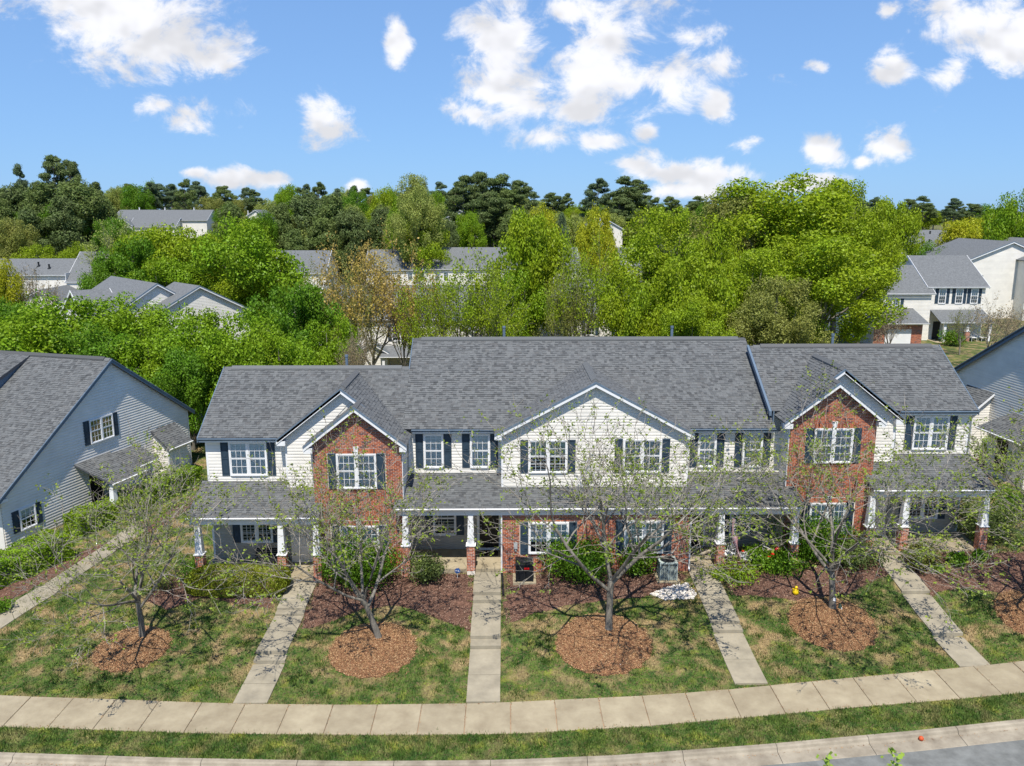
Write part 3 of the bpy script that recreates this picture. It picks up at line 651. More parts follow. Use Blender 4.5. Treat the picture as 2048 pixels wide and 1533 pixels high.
roof(T, [(18.45, 36.6, eE(18.45)), (18.45, 35.98, eE(18.45)), (EA, 35.98, eE(EA)), (EA, yvr(eE(EA))+.06, eE(EA)), (17.9, yvr(eE(17.9))+.06, eE(17.9))], UPX(-1, .785), (0, 1, 0), seed=16)
roof(T, [(17.2, 36.27, eB(17.2)), (17.2, 35.08, eB(17.2)), (EB, 35.08, eB(EB)), (EB, 36.27, eB(EB))], UPX(-1, .785), (0, 1, 0), seed=17)
ridge_cap(T, (EA, 36.02, eW(EA)+.01), (EA, yvr(eW(EA)), eW(EA)+.01)); ridge_cap(T, (EB, 35.1, eW(EB)+.01), (EB, 36.2, eW(EB)+.01), vent=False)
fr3, fr4 = front(36.28), front(35.4)
gable_trim(T, fr3, 18.45, eE(18.45), EA, eE(EA), .27); gable_trim(T, fr3, 14.7, eW(14.7), EA, eW(EA), .271)
gable_trim(T, fr4, 17.2, eB(17.2), EB, eB(EB), .3); gable_trim(T, fr4, 12.6, eW(12.6), EB, eW(EB), .301)
cornice(18.08, 18.43, 36.005, eE(18.45)-.04, .26); cornice(16.85, 17.18, 35.095, eB(17.2)-.04, .26); cornice(12.62, 12.99, 35.095, eW(12.6)-.04, .24)
# step between the two roof heights
m = MB(); m.prism([(12.52, 36.46, zF(36.46)-.1), (12.52, 40.5, zF(40.5)-.1), (12.52, 40.5, zR(40.5)-.02), (12.52, 36.46, zR(36.46)-.02)], (.05, 0, 0)); m.build('rake_wall', M['slate'], T)
m = MB(); m.prism([(12.33, 36.45, zR(36.45)-.2), (12.33, 40.55, zR(40.55)-.2), (12.33, 40.55, zR(40.55)+.02), (12.33, 36.45, zR(36.45)+.02)], (.11, 0, 0)); m.build('rake_board', M['slate'], T)
m = MB(); m.prism([(-4.75, 39.7, zF(39.7)-.16), (-4.75, 41.75, zF(41.75)-.16), (-4.75, 41.75, zF(41.75)+.02), (-4.75, 39.7, zF(39.7)+.02)], (.04, 0, 0)); m.build('rake_board', M['slate'], T)
for x, zf, y0, y1 in ((-13.99, zF, 35.66, 39.85), (22.125, zR, 36.46, 40.55)):
    m = MB(); m.prism([(x, y0, zf(y0)-.2), (x, y1, zf(y1)-.2), (x, y1, zf(y1)+.02), (x, y0, zf(y0)+.02)], (.04, 0, 0)); m.build('rake_board', M['slate'], T)
# eaves
for x0, x1, y, z in ((-13.95, -10.32, 35.69, zF(35.68)-.02), (-4.28, -.46, 36.14, zF(36.13)-.02), (8.6, 12.57, 36.14, zF(36.13)-.02), (18.47, 22.1, 36.49, zR(36.48)-.02)):
    gutter(T, x0, x1, y, z, M['slate'], .1, .11)
    m = MB(); m.box(x0+.02, x1-.02, y+.003, y+.32, z-.19, z-.12); m.build('soffit', M['trim'], T)
# siding boards
def rect(a, b, c, d): return [(a, c), (b, c), (b, d), (a, d)]
siding(front(36), rect(-13.66, -9.97, 4.72, 6.76), T)
siding(fr, [(-9.93, 4.55), (-8.5, 4.55), (-8.5, fB(-8.5)-.2), (-6.9, fE(-6.9)-.3), (-6.9, fE(-6.9)-.1), (AX, fW(AX)-.26), (-9.93, fW(-9.93)-.26)], T)
siding(side(-4.555, 1), rect(34.7, 36.45, 4.3, 6.7), T); siding(side(12.965, -1), rect(35.5, 36.6, 4.4, 7.5), T)
siding(front(36.45), rect(-4.5, -.1, 4.86, 7.0), T); siding(front(36.45), rect(8.4, 12.95, 4.86, 7.0), T)
siding(front(35.44), [(-.05, 4.55), (8.33, 4.55), (8.33, fC(8.33)-.24), (CX, CZ-.26), (-.05, fC(-.05)-.24)], T)
siding(fr3, [(16.9, 4.9), (18.12, 4.9), (18.12, eE(18.12)-.26), (EA, eE(EA)-.26), (15.0, eW(15.0)-.24), (15.0, eW(15)-.6), (16.9, eB(16.9)-.2)], T)
siding(front(36.8), rect(18.2, 21.86, 5.62, 7.86), T)
for y_, a_ in ((36, (-13.66, -8.5, .95, 4.65)), (36.45, (-4.5, -.15, 1.2, 4.8)), (36.45, (8.4, 12.95, 1.2, 4.8)), (36.8, (16.95, 21.86, 1.86, 5.5))): siding(front(y_), rect(*a_), T, mt=M['porch_shade_siding'])
# corner boards
cb = [(-13.75, -13.65, 36.0, .95, 6.76), (-9.98, -9.9, 35.58, 4.5, 6.7), (-.14, -.05, 35.44, 4.5, 7.0), (8.33, 8.42, 35.44, 4.5, 7.0), (18.11, 18.21, 36.28, 4.8, 7.55), (21.85, 21.95, 36.8, 1.86, 7.86)]
for a, b, y, z0, z1 in cb:
    m = MB(); m.box(a, b, y-.028, y+.1, z0, z1); m.build('corner_board', M['trim'], T)
for x, s, y in ((-4.56, 1, 34.6), (12.965, -1, 35.4)):
    m = MB(); m.box(min(x, x+s*.03), max(x, x+s*.03), y-.005, y+.1, 3.6 if s > 0 else 4.2, 6.75 if s > 0 else 7.55); m.build('corner_board', M['trim'], T)
m = MB(); m.box(-13.64, -9.99, 35.955, 35.98, 4.68, 4.78); m.box(-4.4, -.15, 36.4, 36.43, 4.84, 4.93); m.box(8.43, 12.9, 36.4, 36.43, 4.84, 4.93); m.box(18.3, 21.84, 36.75, 36.78, 5.58, 5.68); m.build('flashing_band', M['trim'], T)
# brickwork
holesL = [(-7.87, -5.3, 4.9, 6.53), (-7.87, -5.3, 1.55, 3.14)]; holesR = [(13.72, 16.25, 5.78, 7.42), (13.72, 16.25, 2.3, 3.86)]
holesC = [(.68, 3.26, 1.93, 3.43), (5.0, 7.53, 1.93, 3.48)]
bm = MB()
bricks(fr2, [(-8.52, .55), (-4.555, .55), (-4.555, fE(-4.555)-.2), (BX, fE(BX)-.22), (-8.52, fB(-8.52)-.2)], T, bm, holesL+[(-7.5, -5.66, 6.53, 6.75), (-7.5, -5.66, 3.14, 3.36), (-7.5, -5.66, 4.76, 4.9)], seed=1)
bricks(fr4, [(12.965, .9), (16.92, .9), (16.92, eB(16.92)-.2), (EB, eW(EB)-.22), (12.965, eW(12.965)-.2)], T, bm, holesR+[(14.07, 15.9, 7.42, 7.64), (14.07, 15.9, 3.86, 4.08), (14.07, 15.9, 5.64, 5.78)], seed=2)
m = MB(); m.box(-.13, 8.4, 34.214, 35.4, .4, 4.1); m.build('wall', M['mortar'], T)
frc = front(34.2)
bricks(frc, rect(-.12, 8.39, .6, 3.98), T, bm, holesC+[(1.06, 2.9, 1.79, 1.93), (5.36, 7.17, 1.79, 1.93)], seed=3)
for f_, u0, u1, z in ((fr2, -7.5, -5.66, 6.53), (fr2, -7.5, -5.66, 3.14), (fr4, 14.07, 15.9, 7.42), (fr4, 14.07, 15.9, 3.86)): soldier(f_, u0, u1, z+.005, z+.215, bm)
for f_, u0, u1, z in ((fr2, -7.5, -5.66, 4.9), (fr4, 14.07, 15.9, 5.78), (frc, 1.06, 2.9, 1.93), (frc, 5.36, 7.17, 1.93)): soldier(f_, u0, u1, z-.135, z-.005, bm)
bm.build('brick_facing', M['brick'], T, kind='stuff')
for f_, u, z in ((fr2, -6.58, 6.52), (fr2, -6.58, 3.13), (fr4, 14.98, 7.41), (fr4, 14.98, 3.85)):
    m = MB(); m.prism([f_.P(u-.075, .002, z), f_.P(u+.075, .002, z), f_.P(u+.125, .002, z+.32), f_.P(u-.125, .002, z+.32)], tuple(f_.n*.06)); m.build('keystone', M['trim'], T)
# windows
f36, fm, fc = front(36), front(36.45), front(35.44)
window(f36, -12.68, -10.94, 5.06, 6.69, T, blind='blind')
window(fr2, -7.47, -5.69, 4.9, 6.52, T, blind='blind'); window(fr2, -7.45, -5.68, 1.55, 3.13, T, blind='blind')
window(fm, -3.77, -2.84, 5.26, 6.91, T, twin=False); window(fm, -1.6, -.67, 5.26, 6.91, T, twin=False)
window(fm, 9.07, 9.93, 5.26, 6.93, T, twin=False); window(fm, 11.17, 12.1, 5.26, 6.93, T, twin=False)
window(fc, 1.1, 2.87, 5.33, 6.9, T, blind='greenblind', cover=.5); window(fc, 5.4, 7.17, 5.33, 6.92, T, blind='curtain')
window(frc, 1.08, 2.88, 1.93, 3.42, T, blind='blind', cover=.62); window(frc, 5.38, 7.15, 1.93, 3.47, T, blind='greenblind')
window(fr4, 14.09, 15.86, 5.78, 7.41, T, blind='curtain'); window(fr4, 14.13, 15.8, 2.3, 3.85, T, blind='blind')
window(front(36.8), 19.3, 20.97, 5.98, 7.63, T, blind='blind')
window(f36, -12.4, -10.9, 1.75, 3.6, T, blind=None); window(fm, -3.4, -2.3, 1.9, 3.6, T, twin=False, blind=None, shutters=(1, 1)); window(fm, 10.75, 11.75, 1.9, 3.6, T, twin=False, blind=None); window(front(36.8), 19.4, 20.9, 2.5, 4.3, T, blind=None)
# porches: roofs, beams, slabs, columns
def porch(x0, x1, yw, ye, ze, k, slab, seed, single):
    zp = lambda y: ze+k*(y-ye)
    roof(T, [(x0, ye, ze), (x1, ye, ze), (x1, yw, zp(yw)), (x0, yw, zp(yw))], (0, 1, k), (1, 0, 0), single=single, seed=seed, thick=.1, name='porch_roof')
    gutter(T, x0+.01, x1-.01, ye+.005, ze-.015, M['trim'], .1, .1)
    m = MB(); m.box(x0+.1, x1-.1, ye+.12, ye+.3, ze-.38, ze-.085); m.build('porch_beam', M['trim'], T)
    m = MB(); m.box(x0+.12, x1-.12, ye+.31, yw-.05, ze-.13, ze-.1); m.build('porch_ceiling', M['trim'], T)
    sx0, sx1, sy0, sy1, sz = slab; m = MB(); m.box(sx0, sx1, sy0, sy1, sz-.7, sz); m.build('porch_floor', M['concrete'], T)
porch(-14.02, -8.17, 36.0, 33.75, 3.86, .42, (-13.85, -8.55, 33.72, 35.98, .93), 21, 150)
porch(-4.93, 13.35, 36.44, 33.95, 4.18, .32, (-4.7, -.16, 34.22, 36.43, 1.18), 22, 150)
porch(16.6, 22.15, 36.78, 34.5, 4.78, .43, (16.95, 22.0, 34.45, 36.78, 1.83), 23, 0)
m = MB(); m.box(8.43, 12.93, 34.1, 36.43, .5, 1.24); m.build('porch_floor', M['concrete'], T)
pm = MB()
for i, (x, y, z0, z1, zt) in enumerate(((-13.6, 33.97, .75, 2.07, 3.5), (-9.93, 33.97, .75, 2.05, 3.5), (-8.36, 33.97, .75, 2.05, 3.5), (-4.42, 34.16, .9, 2.37, 3.82), (-1.51, 34.16, 1.18, 2.37, 3.82),
                                        (9.72, 34.16, 1.15, 2.42, 3.82), (13.05, 34.16, 1.15, 2.42, 3.82), (16.68, 34.72, 1.6, 2.95, 4.42), (18.24, 34.72, 1.75, 2.96, 4.42), (21.88, 34.72, 1.75, 2.97, 4.42))):
    brick_pier(x, y, z0, z1, T, ztop=zt, mb=pm, seed=30+i, single=12 if i in (2, 6, 7) else 30)
pm.build('brick_facing', M['brick'], T, kind='stuff')
digits('716', -9.93-.1, 33.97-.152, 2.14, .12, T); digits('718', -1.6, 34.16-.135, 3.2, .13, T, dx=.0, dzz=-.16); digits('720', 9.69, 34.16-.135, 3.25, .12, T, vertical=True); digits('722', 18.15, 34.72-.152, 3.1, .12, T)
# doors
def front_door(x0, x1, y, z, h=2.05, lite=False):
    fr_ = front(y); m = MB(); m.boxf(fr_, x0-.12, x0, -.01, .06, z, z+h+.1); m.boxf(fr_, x1, x1+.12, -.01, .06, z, z+h+.1); m.boxf(fr_, x0, x1, -.01, .06, z+h, z+h+.1); m.boxf(fr_, x0-.02, x1+.02, -.01, .12, z-.09, z)
    c = m.build('door_frame', M['trim'], T)
    d = MB(); d.boxf(fr_, x0, x1, .0, .035, z, z+h); w = x1-x0
    for i in (0, 1):
        a = x0+w*(.13+.43*i); b = a+w*.31
        for lo, hi in ((.2, .82), (.98, 1.55), (1.68, 1.92)):
            d.boxf(fr_, a, b, .035, .042, z+lo, z+hi); d.boxf(fr_, a+.04, b-.04, .042, .052, z+lo+.04, z+hi-.04)
    dd = d.build('door', M['door'], T)
    k = MB(); k.lathe((x0+.07, y-.075, z+.98), [(.012, 0), (.03, .02), (.03, .05), (.01, .06)], 10); k.lathe((x0+.07, y-.07, z+1.14), [(.012, 0), (.03, .01), (.03, .04), (.01, .05)], 10); k.build('handle', M['grey'], dd)
front_door(-1.19, -.27, 36.44, 1.27); front_door(-9.6, -8.7, 35.98, 1.0); front_door(8.6, 9.5, 36.44, 1.3); front_door(17.0, 17.9, 36.78, 1.92)
for x, y, z in ((-.13, 34.14, 1.0), (8.36, 34.14, 1.1)): downspout(T, x, y, z, 3.95, M['trim'])
downspout(T, -4.42, 36.3, 4.7, 6.9, M['trim']); 
for x, y, z, h in ((.0, 42.5, zF(41.7)-.3, .75), (8.9, 42.5, zF(41.7)-.3, .75), (17.0, 41.3, zR(40.5)-.3, .7), (-8.0, 40.6, zF(39.8)-.3, .7)): vent_pipe(T, x, y, z, h, .07)
m = MB(); m.boxf(frc, .42, .58, .01, .1, 2.18, 2.47); m.boxf(frc, .46, .54, .01, .06, 2.05, 2.18); m.build('meter_box', M['grey'], T)

# ------------------------------------------------------------------ the other houses
def block(par, u0, u1, v0, v1, ze, k, zb=-2.0, ridge='u', shingle=False, sid=True, over=.3, seed=0, sides=(0, 0), single_boards=False):
    """A gabled body in the house's own axes: ridge 'u' runs along the front, 'v' shows its gable to the front."""
    if ridge == 'u':
        vm = (v0+v1)/2; zr = ze+k*(vm-v0); m = MB()
        m.prism([(u0, v0, zb), (u0, v0, ze-.1), (u0, vm, zr-.15), (u0, v1, ze-.1), (u0, v1, zb)], (u1-u0, 0, 0)); w = m.build('wall', M['siding'], par)
        a, b = u0-over, u1+over; e0, e1 = v0-over, v1+over
        roof(par, [(a, e0, ze-k*over+.08), (b, e0, ze-k*over+.08), (b, vm, zr+.08), (a, vm, zr+.08)], (0, 1, k), (1, 0, 0), shingle=shingle, seed=seed, mt=None if shingle else M['shingle_far'])
        roof(par, [(b, e1, ze-k*over+.08), (a, e1, ze-k*over+.08), (a, vm, zr+.08), (b, vm, zr+.08)], (0, -1, k), (-1, 0, 0), shingle=False)
        gutter(par, a, b, e0, ze-k*over+.06, M['trim'], .12, .14)
        for x, s in ((a, -1), (b, 1)):
            m = MB()
            for p, q in ((e0, vm), (vm, e1)):
                zp = lambda v: zr+.08-k*abs(v-vm)
                m.prism([(x-.02, p, zp(p)-.24), (x-.02, q, zp(q)-.24), (x-.02, q, zp(q)+.02), (x-.02, p, zp(p)+.02)], (.04, 0, 0))
            m.build('rake_board', M['trim'], par)
        if sid:
            mb = MB(); siding(front(v0), rect(u0, u1, zb+2, ze-.12), None, joined=mb)
            for s, x in ((0, u0), (1, u1)):
                if sides[s]: siding(side(x, 1 if s else -1), [(v0, zb+2), (v1, zb+2), (v1, ze-.2), (vm, zr-.25), (v0, ze-.2)], None, joined=mb)
            mb.build('siding', M['siding'], par, kind='stuff')
    else:
        um = (u0+u1)/2; zr = ze+k*(um-u0); m = MB()
        m.prism([(u0, v0, zb), (u0, v0, ze-.1), (um, v0, zr-.15), (u1, v0, ze-.1), (u1, v0, zb)], (0, v1-v0, 0)); w = m.build('wall', M['siding'], par)
        a, b = u0-over, u1+over
        roof(par, [(a, v0-over, ze-k*over+.08), (a, v1, ze-k*over+.08), (um, v1, zr+.08), (um, v0-over, zr+.08)], UPX(1, k), (0, 1, 0), shingle=shingle, seed=seed)
        roof(par, [(b, v0-over, ze-k*over+.08), (b, v1, ze-k*over+.08), (um, v1, zr+.08), (um, v0-over, zr+.08)], UPX(-1, k), (0, 1, 0), shingle=shingle, seed=seed+1)
        f_ = front(v0)
        gable_trim(par, f_, a, ze-k*over+.08, um, zr+.08, over, mt=M['slate'] if single_boards else None); gable_trim(par, f_, b, ze-k*over+.08, um, zr+.08, over+.001, mt=M['slate'] if single_boards else None)
        if sid:
            poly = [(u0, zb+2), (u1, zb+2), (u1, ze-.15), (um, zr-.2), (u0, ze-.15)]
            if single_boards: siding(f_, poly, par, th=.022)
            else: mb = MB(); siding(f_, poly, None, joined=mb); mb.build('siding', M['siding'], par, kind='stuff')
    return zr
def shed(par, u0, u1, v0, d, zt, drop, shingle=True, seed=0):   # lean-to roof against a wall at v0
    zb = zt-drop; k = drop/d
    o = roof(par, [(u0, v0-d, zb), (u1, v0-d, zb), (u1, v0, zt), (u0, v0, zt)], (0, 1, k), (1, 0, 0), shingle=shingle, seed=seed, thick=.09, name='porch_roof')
    gutter(par, u0, u1, v0-d+.01, zb, M['trim'], .09, .1); return o
def trimbox(par, name, mt, *b): m = MB(); m.box(*b); return m.build(name, mt, par)

# neighbour to the west: gable wall turned towards the lawn
NW = empty('townhouse', (-20.08, 50.02, 0), R(73), 'townhouse with a huge grey roof and striped cream gable wall above the bright clipped hedge', 'townhouse', 'neighbouring townhouses')
f0 = front(0); zapx = 9.1; ka = .69
m = MB(); m.prism([(-13.75, 0, -1), (-13.75, 0, 3.82), (-6.1, 0, 9.0), (0, 0, 4.85), (0, 0, -1)], (0, 16, 0)); m.build('wall', M['siding'], NW)
siding(f0, [(-13.7, .8), (-.1, .8), (-.1, 4.75), (-6.1, 8.9), (-13.7, 3.75)], NW, th=.05, split=.32)
roof(NW, [(-14.4, -.28, zapx-ka*8.3), (-14.4, 17, zapx-ka*8.3), (-6.1, 17, zapx), (-6.1, -.28, zapx)], UPX(1, ka), (0, 1, 0), seed=41)
roof(NW, [(.35, -.28, zapx-ka*6.45), (.35, 17, zapx-ka*6.45), (-6.1, 17, zapx), (-6.1, -.28, zapx)], UPX(-1, ka), (0, 1, 0), shingle=False)
ridge_cap(NW, (-6.1, -.2, zapx+.01), (-6.1, 16, zapx+.01))
gable_trim(NW, f0, -14.4, zapx-ka*8.3, -6.1, zapx, .26, mt=M['slate']); gable_trim(NW, f0, .35, zapx-ka*6.45, -6.1, zapx, .261, mt=M['slate'])
# higher part of the roof further along the ridge
k2 = .42; roof(NW, [(-14.4, 5.2, zapx-k2*8.3+.03), (-14.4, 17, zapx-k2*8.3+.03), (-6.1, 17, zapx+.03), (-6.1, 5.2, zapx+.03)], UPX(1, k2), (0, 1, 0), seed=42)
m = MB(); m.prism([(-6.1, 5.3, zapx-.05), (-14.3, 5.3, zapx-ka*8.2), (-14.3, 5.3, zapx-k2*8.2-.1)], (0, .1, 0)); m.build('rake_wall', M['slate'], NW)
trimbox(NW, 'corner_board', M['trim'], -.06, .03, -.03, .08, .8, 4.8)
cw = trimbox(NW, 'eave_return', M['trim'], -14.3, -13.5, -.27, .1, 3.45, 3.6)
fN = front(-.03); window(fN, -7.95, -6.27, 4.72, 6.05, NW, blind=None); window(fN, -12.85, -11.9, 1.65, 2.75, NW, twin=False, blind='blind', cover=.4)
# closet bump-out and entry porch
m = MB(); m.prism([(-3.2, -1.0, 0), (-3.2, -1.0, 3.3), (-3.2, 0, 4.2), (-3.2, 0, 0)], (1.7, 0, 0)); m.build('bump_out', M['siding'], NW)
siding(front(-1.0), rect(-3.15, -1.55, .8, 3.25), NW); siding(side(-3.2, -1), [(-.96, .8), (0, .8), (0, 4.15), (-.96, 3.28)], NW)
shed(NW, -3.4, -1.3, -.0, 1.25, 4.32, 1.1, seed=43)
trimbox(NW, 'corner_board', M['trim'], -3.23, -3.12, -1.04, -.95, .8, 3.3)
shed(NW, -6.9, -4.6, 0, 1.5, 3.82, .75, seed=44)
m = MB(); m.box(-6.7, -4.8, -1.2, 0, .2, 3.1); m.build('entry_wall', M['siding'], NW); siding(front(-1.2), rect(-6.65, -4.85, .8, 3.05), NW)
window(front(-1.22), -5.5, -4.95, 1.6, 2.6, NW, twin=False, blind=None, shutters=(1, 0), sw=.25)
shed(NW, -9.2, -6.7, 0, 2.4, 3.95, .85, seed=45)
pb = MB(); brick_pier(-8.95, -2.15, .75, 1.5, NW, ztop=3.0, mb=pb, single=0); pb.build('brick_facing', M['brick'], NW, kind='stuff')
trimbox(NW, 'porch_beam', M['trim'], -9.1, -6.8, -2.3, -2.12, 2.75, 3.0); trimbox(NW, 'porch_floor', M['concrete'], -9.2, -6.7, -2.4, -.02, .3, .95)
m = MB(); m.box(-8.3, -7.4, -.05, -.01, .95, 3.0); m.build('door', M['door'], NW)
# plumbing pipe standing on the long slope
vp = at_y(12, 868, 40.4); vent_pipe(NW, 0, 0, 0, .7, .06)
vpo = [c for c in NW.children if c.name.startswith('vent_pipe')][-1]
vpo.location = (-11.05, 3.9, zapx-ka*4.95-.1)

# neighbour to the east
NE = empty('townhouse', (29.2, 51.4, 0), R(-85.5), 'townhouse whose striped cream gable wall climbs behind the east end of the brick row', 'townhouse', 'neighbouring townhouses')
ke = .61; apE = 6.9+ke*7.4
m = MB(); m.prism([(0, 0, 0), (0, 0, 6.8), (7.4, 0, apE-.1), (14.8, 0, 6.8), (14.8, 0, 0)], (0, 14, 0)); m.build('wall', M['siding'], NE)
siding(f0, [(.05, 2.0), (14.8, 2.0), (14.8, 6.75), (7.4, apE-.2), (.05, 6.75)], NE, th=.05, split=.32)
roof(NE, [(-.4, -.3, 6.9-ke*.4), (-.4, 14, 6.9-ke*.4), (7.4, 14, apE), (7.4, -.3, apE)], UPX(1, ke), (0, 1, 0), shingle=False)
roof(NE, [(15.2, -.3, 6.9-ke*.4), (15.2, 14, 6.9-ke*.4), (7.4, 14, apE), (7.4, -.3, apE)], UPX(-1, ke), (0, 1, 0), shingle=False)
gable_trim(NE, f0, -.4, 6.9-ke*.4, 7.4, apE, .27, board=.26, mt=M['slate']); gable_trim(NE, f0, 15.2, 6.9-ke*.4, 7.4, apE, .271, board=.26, mt=M['slate'])
trimbox(NE, 'eave_return', M['trim'], -.32, .1, -.25, .05, 6.38, 6.6); trimbox(NE, 'corner_board', M['trim'], -.02, .1, -.035, .05, 2, 6.5)
m = MB(); m.prism([(1.9, -1.05, 1.5), (1.9, -1.05, 5.2), (1.9, 0, 6.2), (1.9, 0, 1.5)], (2.0, 0, 0)); m.build('bump_out', M['siding'], NE)
siding(front(-1.05), rect(1.95, 3.85, 2.4, 5.15), NE); siding(side(3.9, 1), [(-1.0, 2.4), (0, 2.4), (0, 6.1), (-1.0, 5.2)], NE)
shed(NE, 1.6, 4.15, 0, 1.35, 6.35, 1.2, seed=51); trimbox(NE, 'corner_board', M['trim'], 3.8, 3.93, -1.09, -1.0, 2.4, 5.2)
for a, b in ((0, 1),):
    m = MB(); m.prism([(4.16, -1.38, 5.0), (4.16, 0, 6.22), (4.16, 0, 6.36), (4.16, -1.38, 5.14)], (.03, 0, 0)); m.build('rake_board', M['trim'], NE)
shed(NE, 5.9, 9.6, 0, 2.2, 5.6, .8, seed=52); m = MB(); m.box(6.2, 9.4, -1.6, 0, 1.5, 4.7); m.build('entry_wall', M['siding'], NE); m = MB(); m.box(7.0, 7.9, -1.64, -1.601, 2.5, 4.5); m.build('door', M['door'], NE)

# second rank of houses
def pair_window(par, fr_, u, z, w=.95, h=1.55, twin=False, sh=(1, 1)): return window(fr_, u-w/2, u+w/2, z, z+h, par, twin=twin, blind='blind', cover=.5, shutters=sh)
B1 = empty('house', (-33.4, 76, 0), R(43), 'cream house with stepped twin gables rising above the round green maples', 'house', 'houses behind the row')
block(B1, 0, 10, 0, 6, 7.3, .53, zb=0, ridge='v', seed=60); block(B1, -2.6, 6.2, 2.2, 15, 7.5, .62, zb=0, ridge='v', seed=62)
block(B1, -3.6, -.5, 5.5, 13.5, 6.9, .62, zb=0, ridge='u', sides=(1, 0))
f_ = front(0); pair_window(B1, f_, .9, 5.2, sh=(1, 1)); pair_window(B1, f_, 9.0, 6.1, .8, 1.0, sh=(0, 1)); trimbox(B1, 'corner_board', M['trim'], -.06, .1, -.05, .1, 2, 7.0)
pair_window(B1, front(2.2), -1.4, 4.9)
B2 = empty('townhouse_row', (0, 80, 0), 0, 'cream townhouse row, its long plain grey roof showing through the orange budded tree', 'townhouses', 'townhouse rows behind')
block(B2, -18.5, 4.0, 0, 10, 6.75, .55, zb=-.5, seed=64); block(B2, 4.05, 15.5, .5, 10.5, 7.3, .55, zb=-.5, seed=65); block(B2, 15.6, 27, -.2, 10, 6.9, .55, zb=-.5)
block(B2, -7.1, -2.9, -1.2, 3, 5.6, .6, zb=-.5, ridge='v'); block(B2, -14.5, -11.5, -1.3, 2, 3.6, .6, zb=-.5, ridge='v')
for u, tw in ((-15.8, True), (-10.3, True), (-1.2, True), (2.4, False)): pair_window(B2, front(0), u, 4.4, 1.75 if tw else .95, twin=tw)
for u in (5.55, 8.65, 11.6, 14): pair_window(B2, front(.5), u, 4.9)
for u in (18, 22, 25): pair_window(B2, front(-.2), u, 4.5)
for u in (-9.6, -1.5, 6.5): shed(B2, u-2.6, u+2.6, -.02, 2.2, 4.0, .8, shingle=False); trimbox(B2, 'porch_column', M['trim'], u-2.3, u-2.05, -2.1, -1.85, .5, 3.2); trimbox(B2, 'porch_column', M['trim'], u+2.05, u+2.3, -2.1, -1.85, .5, 3.2)
for u, v, z in ((-11, 6.2, 9.4), (3.0, 6.4, 9.3), (10, 7, 9.8)): vent_pipe(B2, u, v, z, .5, .07)
B3 = empty('townhouse_row', (0, 148, 0), 0, 'far cream townhouse row with small roof vents beneath the dark pine clump', 'townhouses', 'townhouse rows behind')
block(B3, -25, -14.5, 0, 10, 6.9, .65, zb=-1); block(B3, -14.45, 13.3, -.6, 10, 7.1, .65, zb=-1); block(B3, 13.4, 25, 0, 10, 7.3, .65, zb=-1); block(B3, 19, 24, -5, 4, 7.2, .9, zb=-1, ridge='v')
for u in (-22.5, -17.0): pair_window(B3, front(0), u, 4.9, sh=(0, 0))
pair_window(B3, front(0), -21.3, 4.9, sh=(0, 0))
for u in (-12, -10.5, -6, -2, 3, 8): pair_window(B3, front(-.6), u, 4.9, sh=(0, 0))
for u, v, z in ((-20.5, 4.2, 9.9), (-18.6, 4.6, 10), (-17.6, 2.5, 8.6), (-11.7, 1.8, 8.6), (-6, 4.4, 10.2), (-8, 1.2, 8.1), (2, 4.3, 10.2), (13, 4.0, 9.9)): vent_pipe(B3, u, v, z, .55, .13, M['black'])
B4 = empty('house', (-30, 125, 0), 0, 'small cream house end with a plain grey roof beside the tall bright maple', 'house', 'houses behind the row')
block(B4, -9, 2.7, 0, 9, 7.9, .7, zb=-1, over=.15); vent_pipe(B4, -3.2, 2.6, 9.7, .5, .12, M['black'])
B5 = empty('house', (-68, 120, 0), R(2), 'cream house with a low garage gable beyond the bare young tree', 'house', 'houses behind the row')
block(B5, -10, 4.6, 0, 8, 8.1, .5, zb=0); block(B5, 4.7, 10, -2, 9, 7.2, .72, zb=0, over=.15); block(B5, 1.5, 8.2, -10, -2, 5.0, .5, zb=0, ridge='v'); trimbox(B5, 'garage_door', M['dark'], 3.0, 6.8, -10.06, -10.0, 2, 4.3)
for u, v, z in ((-6, 3.2, 9.8), (-1, 2, 9.2), (.8, 1.4, 8.9), (7.2, 3.0, 10.9)): vent_pipe(B5, u, v, z, .5, .12, M['black'])
trimbox(B5, 'rake_wall', M['trim'], 4.62, 4.69, -2, 4, 7.0, 8.4)
B6 = empty('house', (-95, 228, 0), R(3), 'distant grey roofed house with two stepped front gables below the dark hilltop pines', 'house', 'houses on the far slope')
block(B6, -12, 13, 0, 12, 14.9, .45, zb=3, sid=False); block(B6, -6, 6, -5, 4, 13.2, .5, zb=3, sid=False, ridge='u'); block(B6, -9, -5, -5.5, 3, 13.6, .7, zb=3, ridge='v', sid=False)
for u in (-7, 0, 8): vent_pipe(B6, u, 6, 17.4, .8, .16, M['trim'])
B7 = empty('house', (-69.7, 233, 0), 0, 'distant beige gable end peeping between dense dark pines', 'house', 'houses on the far slope')
block(B7, -3.6, 3.6, 0, 10, 15.4, .62, zb=3, ridge='v', sid=False)
for u in (-3, -1.5): vent_pipe(B7, u, 3, 16.5, .9, .12, M['trim'])
B8 = empty('house', (47.3, 90, 0), 0, 'cream house with a hipped front porch, brick garage and two white porch chairs', 'house', 'houses behind the row')
block(B8, .05, 6.4, 0, 10, 9.0, .6, zb=1, sides=(1, 0)); block(B8, -8, 0, -.8, 8, 8.35, .6, zb=1); 
for u in (1.6, 3.5, 5.2): pair_window(B8, front(0), u, 7.0, .85, 1.7)
pair_window(B8, front(-.8), -4.3, 6.1, 1.75, twin=True, sh=(0, 1)); pair_window(B8, front(-.8), -6.6, 6.1)
